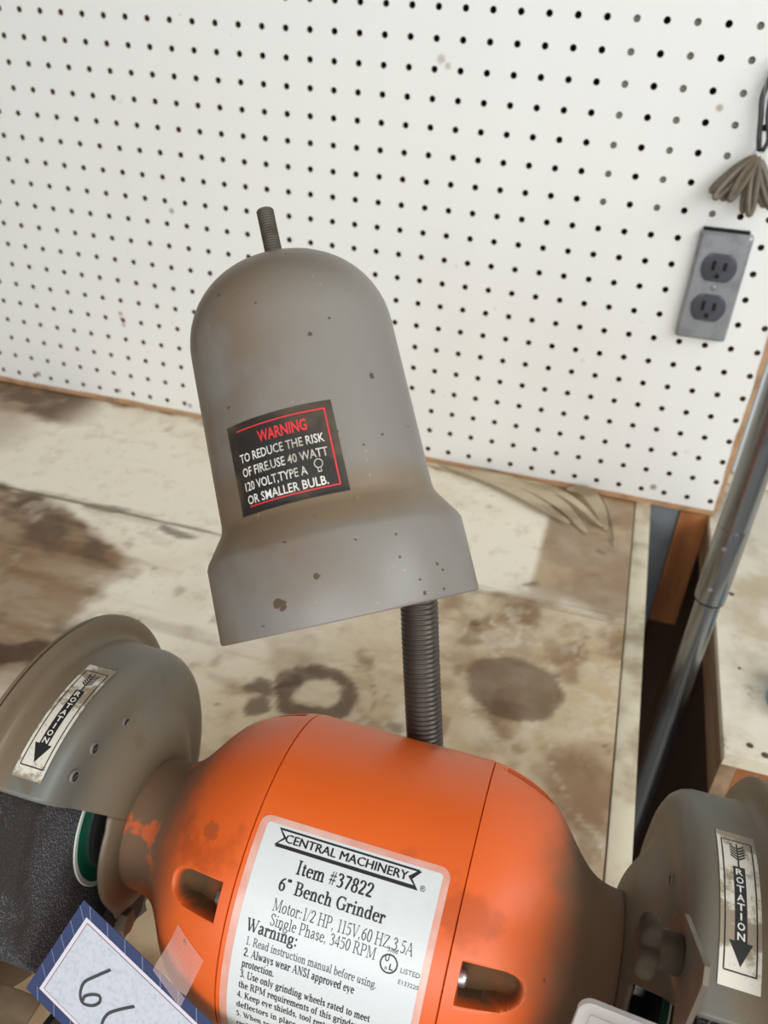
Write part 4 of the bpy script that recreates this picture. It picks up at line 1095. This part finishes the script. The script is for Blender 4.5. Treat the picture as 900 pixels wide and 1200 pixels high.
stx('WARNING', .725, .125, .325, .76, 1, .02)
stx('TO REDUCE THE RISK', .565, .098, .10, .880, 2)
stx('OF FIRE.USE 40 WATT', .410, .098, .10, .885, 2)
stx('120 VOLT,TYPE A', .255, .098, .10, .69, 2)
stx('OR SMALLER BULB.', .110, .098, .10, .84, 2)
D.ring((.790, .345), .030, .038, 2, .00012, 20, ky=1.35); D.rect(.774, .258, .780, .300, 2, .00012); D.rect(.800, .258, .806, .300, 2, .00012); D.rect(.774, .252, .806, .262, 2, .00012)
o = D.mb.build('warning_sticker', [M_blk, M_red, M_lw], None, False, label='black warning sticker with red and white print'); o.parent = me_o

# gooseneck
g0 = campt(500, 905, .405); g1 = campt(498, 868, .396); g2 = campt(493, 760, .385); g3 = campt(491, 705, .380); g4 = campt(486, 620, .374); g5 = campt(462, 545, .366)
lowpt = Vector((g0.x + .002, AY + .078, .110))
path = spline([lowpt, lowpt + Vector((0, .0, .030)), g0, g1, g2, g3, g4, g5], 26)
# resample by length
L = [0]
for a_, b_ in zip(path, path[1:]): L.append(L[-1] + (b_ - a_).length)
tot = L[-1]; pitch = .0024; npt = int(tot / (pitch / 4))
xs = np.linspace(0, tot, npt)
pp = [Vector([float(np.interp(s_, L, [p[k] for p in path])) for k in range(3)]) for s_ in xs]
rad = [.0082, .0090, .0090, .0082]
b = MB(); b.tube(pp, .009, 20, radf=lambda i: rad[i % 4]); b.build('gooseneck', M_flex, GR, True, 60, label='dark ribbed flexible gooseneck')
b = MB(); b.lathe([(-.006, .0001), (-.006, .012), (.010, .012), (.012, .0095)], lowpt, (0, 0, 1), n=24); b.box((lowpt.x - .012, AY + .060, .098), (lowpt.x + .012, AY + .082, .106), 0, .001); b.build('gooseneck_socket', M_knob, GR, True, 35)
ge = pp[-1]; dirn = (LP + LE * .085 - ge); dirn.normalize()
b = MB(); b.lathe([(-.003, .0001), (-.003, .0105), (.014, .0105), (.014, .0001)], ge, dirn, n=24); b.build('shade_mount', M_knob, GR, True, 35)

# ------------------------------------------------------------------ paper lot tag taped to the grinder
tcn = campt(98, 1055, .332); tr_ = campt(244, 1194, .318)
tl = min((campt(30, 1158, .30 + .0005 * k) for k in range(160)), key=lambda q: abs((q - tcn).dot(tr_ - tcn)))
print('TAG', (tl - CAM).length, (tl - tcn).length)
u_ = (tr_ - tcn).normalized(); v_ = (tl - tcn); hgt = v_.length; v_ = (v_ - u_ * v_.dot(u_)).normalized(); n_ = u_.cross(v_).normalized()
if n_.dot(CAM - tcn) < 0: n_ = -n_
wid = .088
TG = empty('paper_tag', tcn, 'navy-bordered white paper tag with handwritten marks, taped to the grinder', 'tag')
def tt3(u, v, lift): return tuple(tcn + u_ * u + v_ * v + n_ * lift)
D = Decal(tt3)
b = MB(); b.prism([(0, 0), (wid, 0), (wid, hgt), (0, hgt)], tt3, -.0003, 0); D.mb = b
b.M = [0] * len(b.M)
bw = .0050
for k in range(12):
    u = -.006 + k * .0098
    for (p, q) in (((u, 0), (u + .0035, bw)), ((u, hgt - bw), (u + .0035, hgt))):
        if p[0] > .0 and q[0] < wid: D.line(p, q, .00022, 4, .00005)
for k in range(5):
    v = .003 + k * .0085
    if v + .0035 < hgt: D.line((0, v), (bw, v + .0042), .0002, 4, .00005)
D.rect(bw, bw, wid - bw, hgt - bw, 1, .00008)
D.rect(bw + .0016, bw + .0016, wid - bw - .0016, hgt - bw - .0016, 2, .00012)
D.rect(bw + .0019, bw + .0019, wid - bw - .0019, hgt - bw - .0019, 3, .00016)
def topx(px_, py_):     # point of the tag under a photograph pixel -> (u, v)
    d = campt(px_, py_, 1) - CAM; s_ = (tcn - CAM).dot(n_) / d.dot(n_); q = CAM + d * s_ - tcn; return q.dot(u_), q.dot(v_)
def hand(pix, w_):
    V, F = stroke2d([topx(*p) for p in pix], w_, 8); D.mb.add([tt3(a, b2, .00024) for a, b2 in V], F, 5)
hand([(130, 1136), (114, 1143), (100, 1150), (95, 1160), (95, 1170), (99, 1176), (109, 1178), (117, 1174), (117, 1167), (109, 1165), (100, 1167), (97, 1173)], .00135)
hand([(158, 1179), (143, 1182), (128, 1187), (121, 1196), (120, 1206), (124, 1214), (134, 1216), (142, 1212), (141, 1205), (132, 1203)], .00135)
D.mb.build('card', [M_tagblue, M_tagpale, M_tagred, M_tagwhite, M_tagline, M_marker], TG, False)
# tape: from the card onto the orange drum
tp = []
def onbody(px_, py_, R=.0713):
    d = campt(px_, py_, 1) - CAM; wv = CAM - Vector((AX, AY, AZ))
    a = d.y ** 2 + d.z ** 2; bb = d.y * wv.y + d.z * wv.z; cc = wv.y ** 2 + wv.z ** 2 - R * R
    D_ = bb * bb - a * cc
    if D_ < 0: return None
    q = CAM + d * ((-bb - D_ ** .5) / a); rr_ = sprof(min(.12, abs(q.x - AX))) + .0008; 
    w2 = Vector((0, q.y - AY, q.z - AZ)).normalized() * rr_; return Vector((q.x, AY + w2.y, AZ + w2.z))
b = MB(); V = []
rows = 7
for j in range(rows):
    t = j / (rows - 1)
    pa = (200 + (180 - 200) * t, 1093 + (1136 - 1093) * t); pb = (237 + (212 - 237) * t, 1128 + (1180 - 1128) * t)
    for i in range(5):
        s_ = i / 4; p = (pa[0] + (pb[0] - pa[0]) * s_, pa[1] + (pb[1] - pa[1]) * s_)
        q = onbody(*p)
        ct = Vector(tt3(*topx(*p), .0006))
        if q is None or t > .75: q = ct
        elif (q - CAM).length > (ct - CAM).length and t > .6: q = q.lerp(ct, (t - .6) / .2 if t < .8 else 1)
        V.append(q)
b.add(V, [(j * 5 + i, j * 5 + i + 1, (j + 1) * 5 + i + 1, (j + 1) * 5 + i) for j in range(rows - 1) for i in range(4)])
b.build('clear_tape', M_tape, TG, True, label='strip of clear tape')
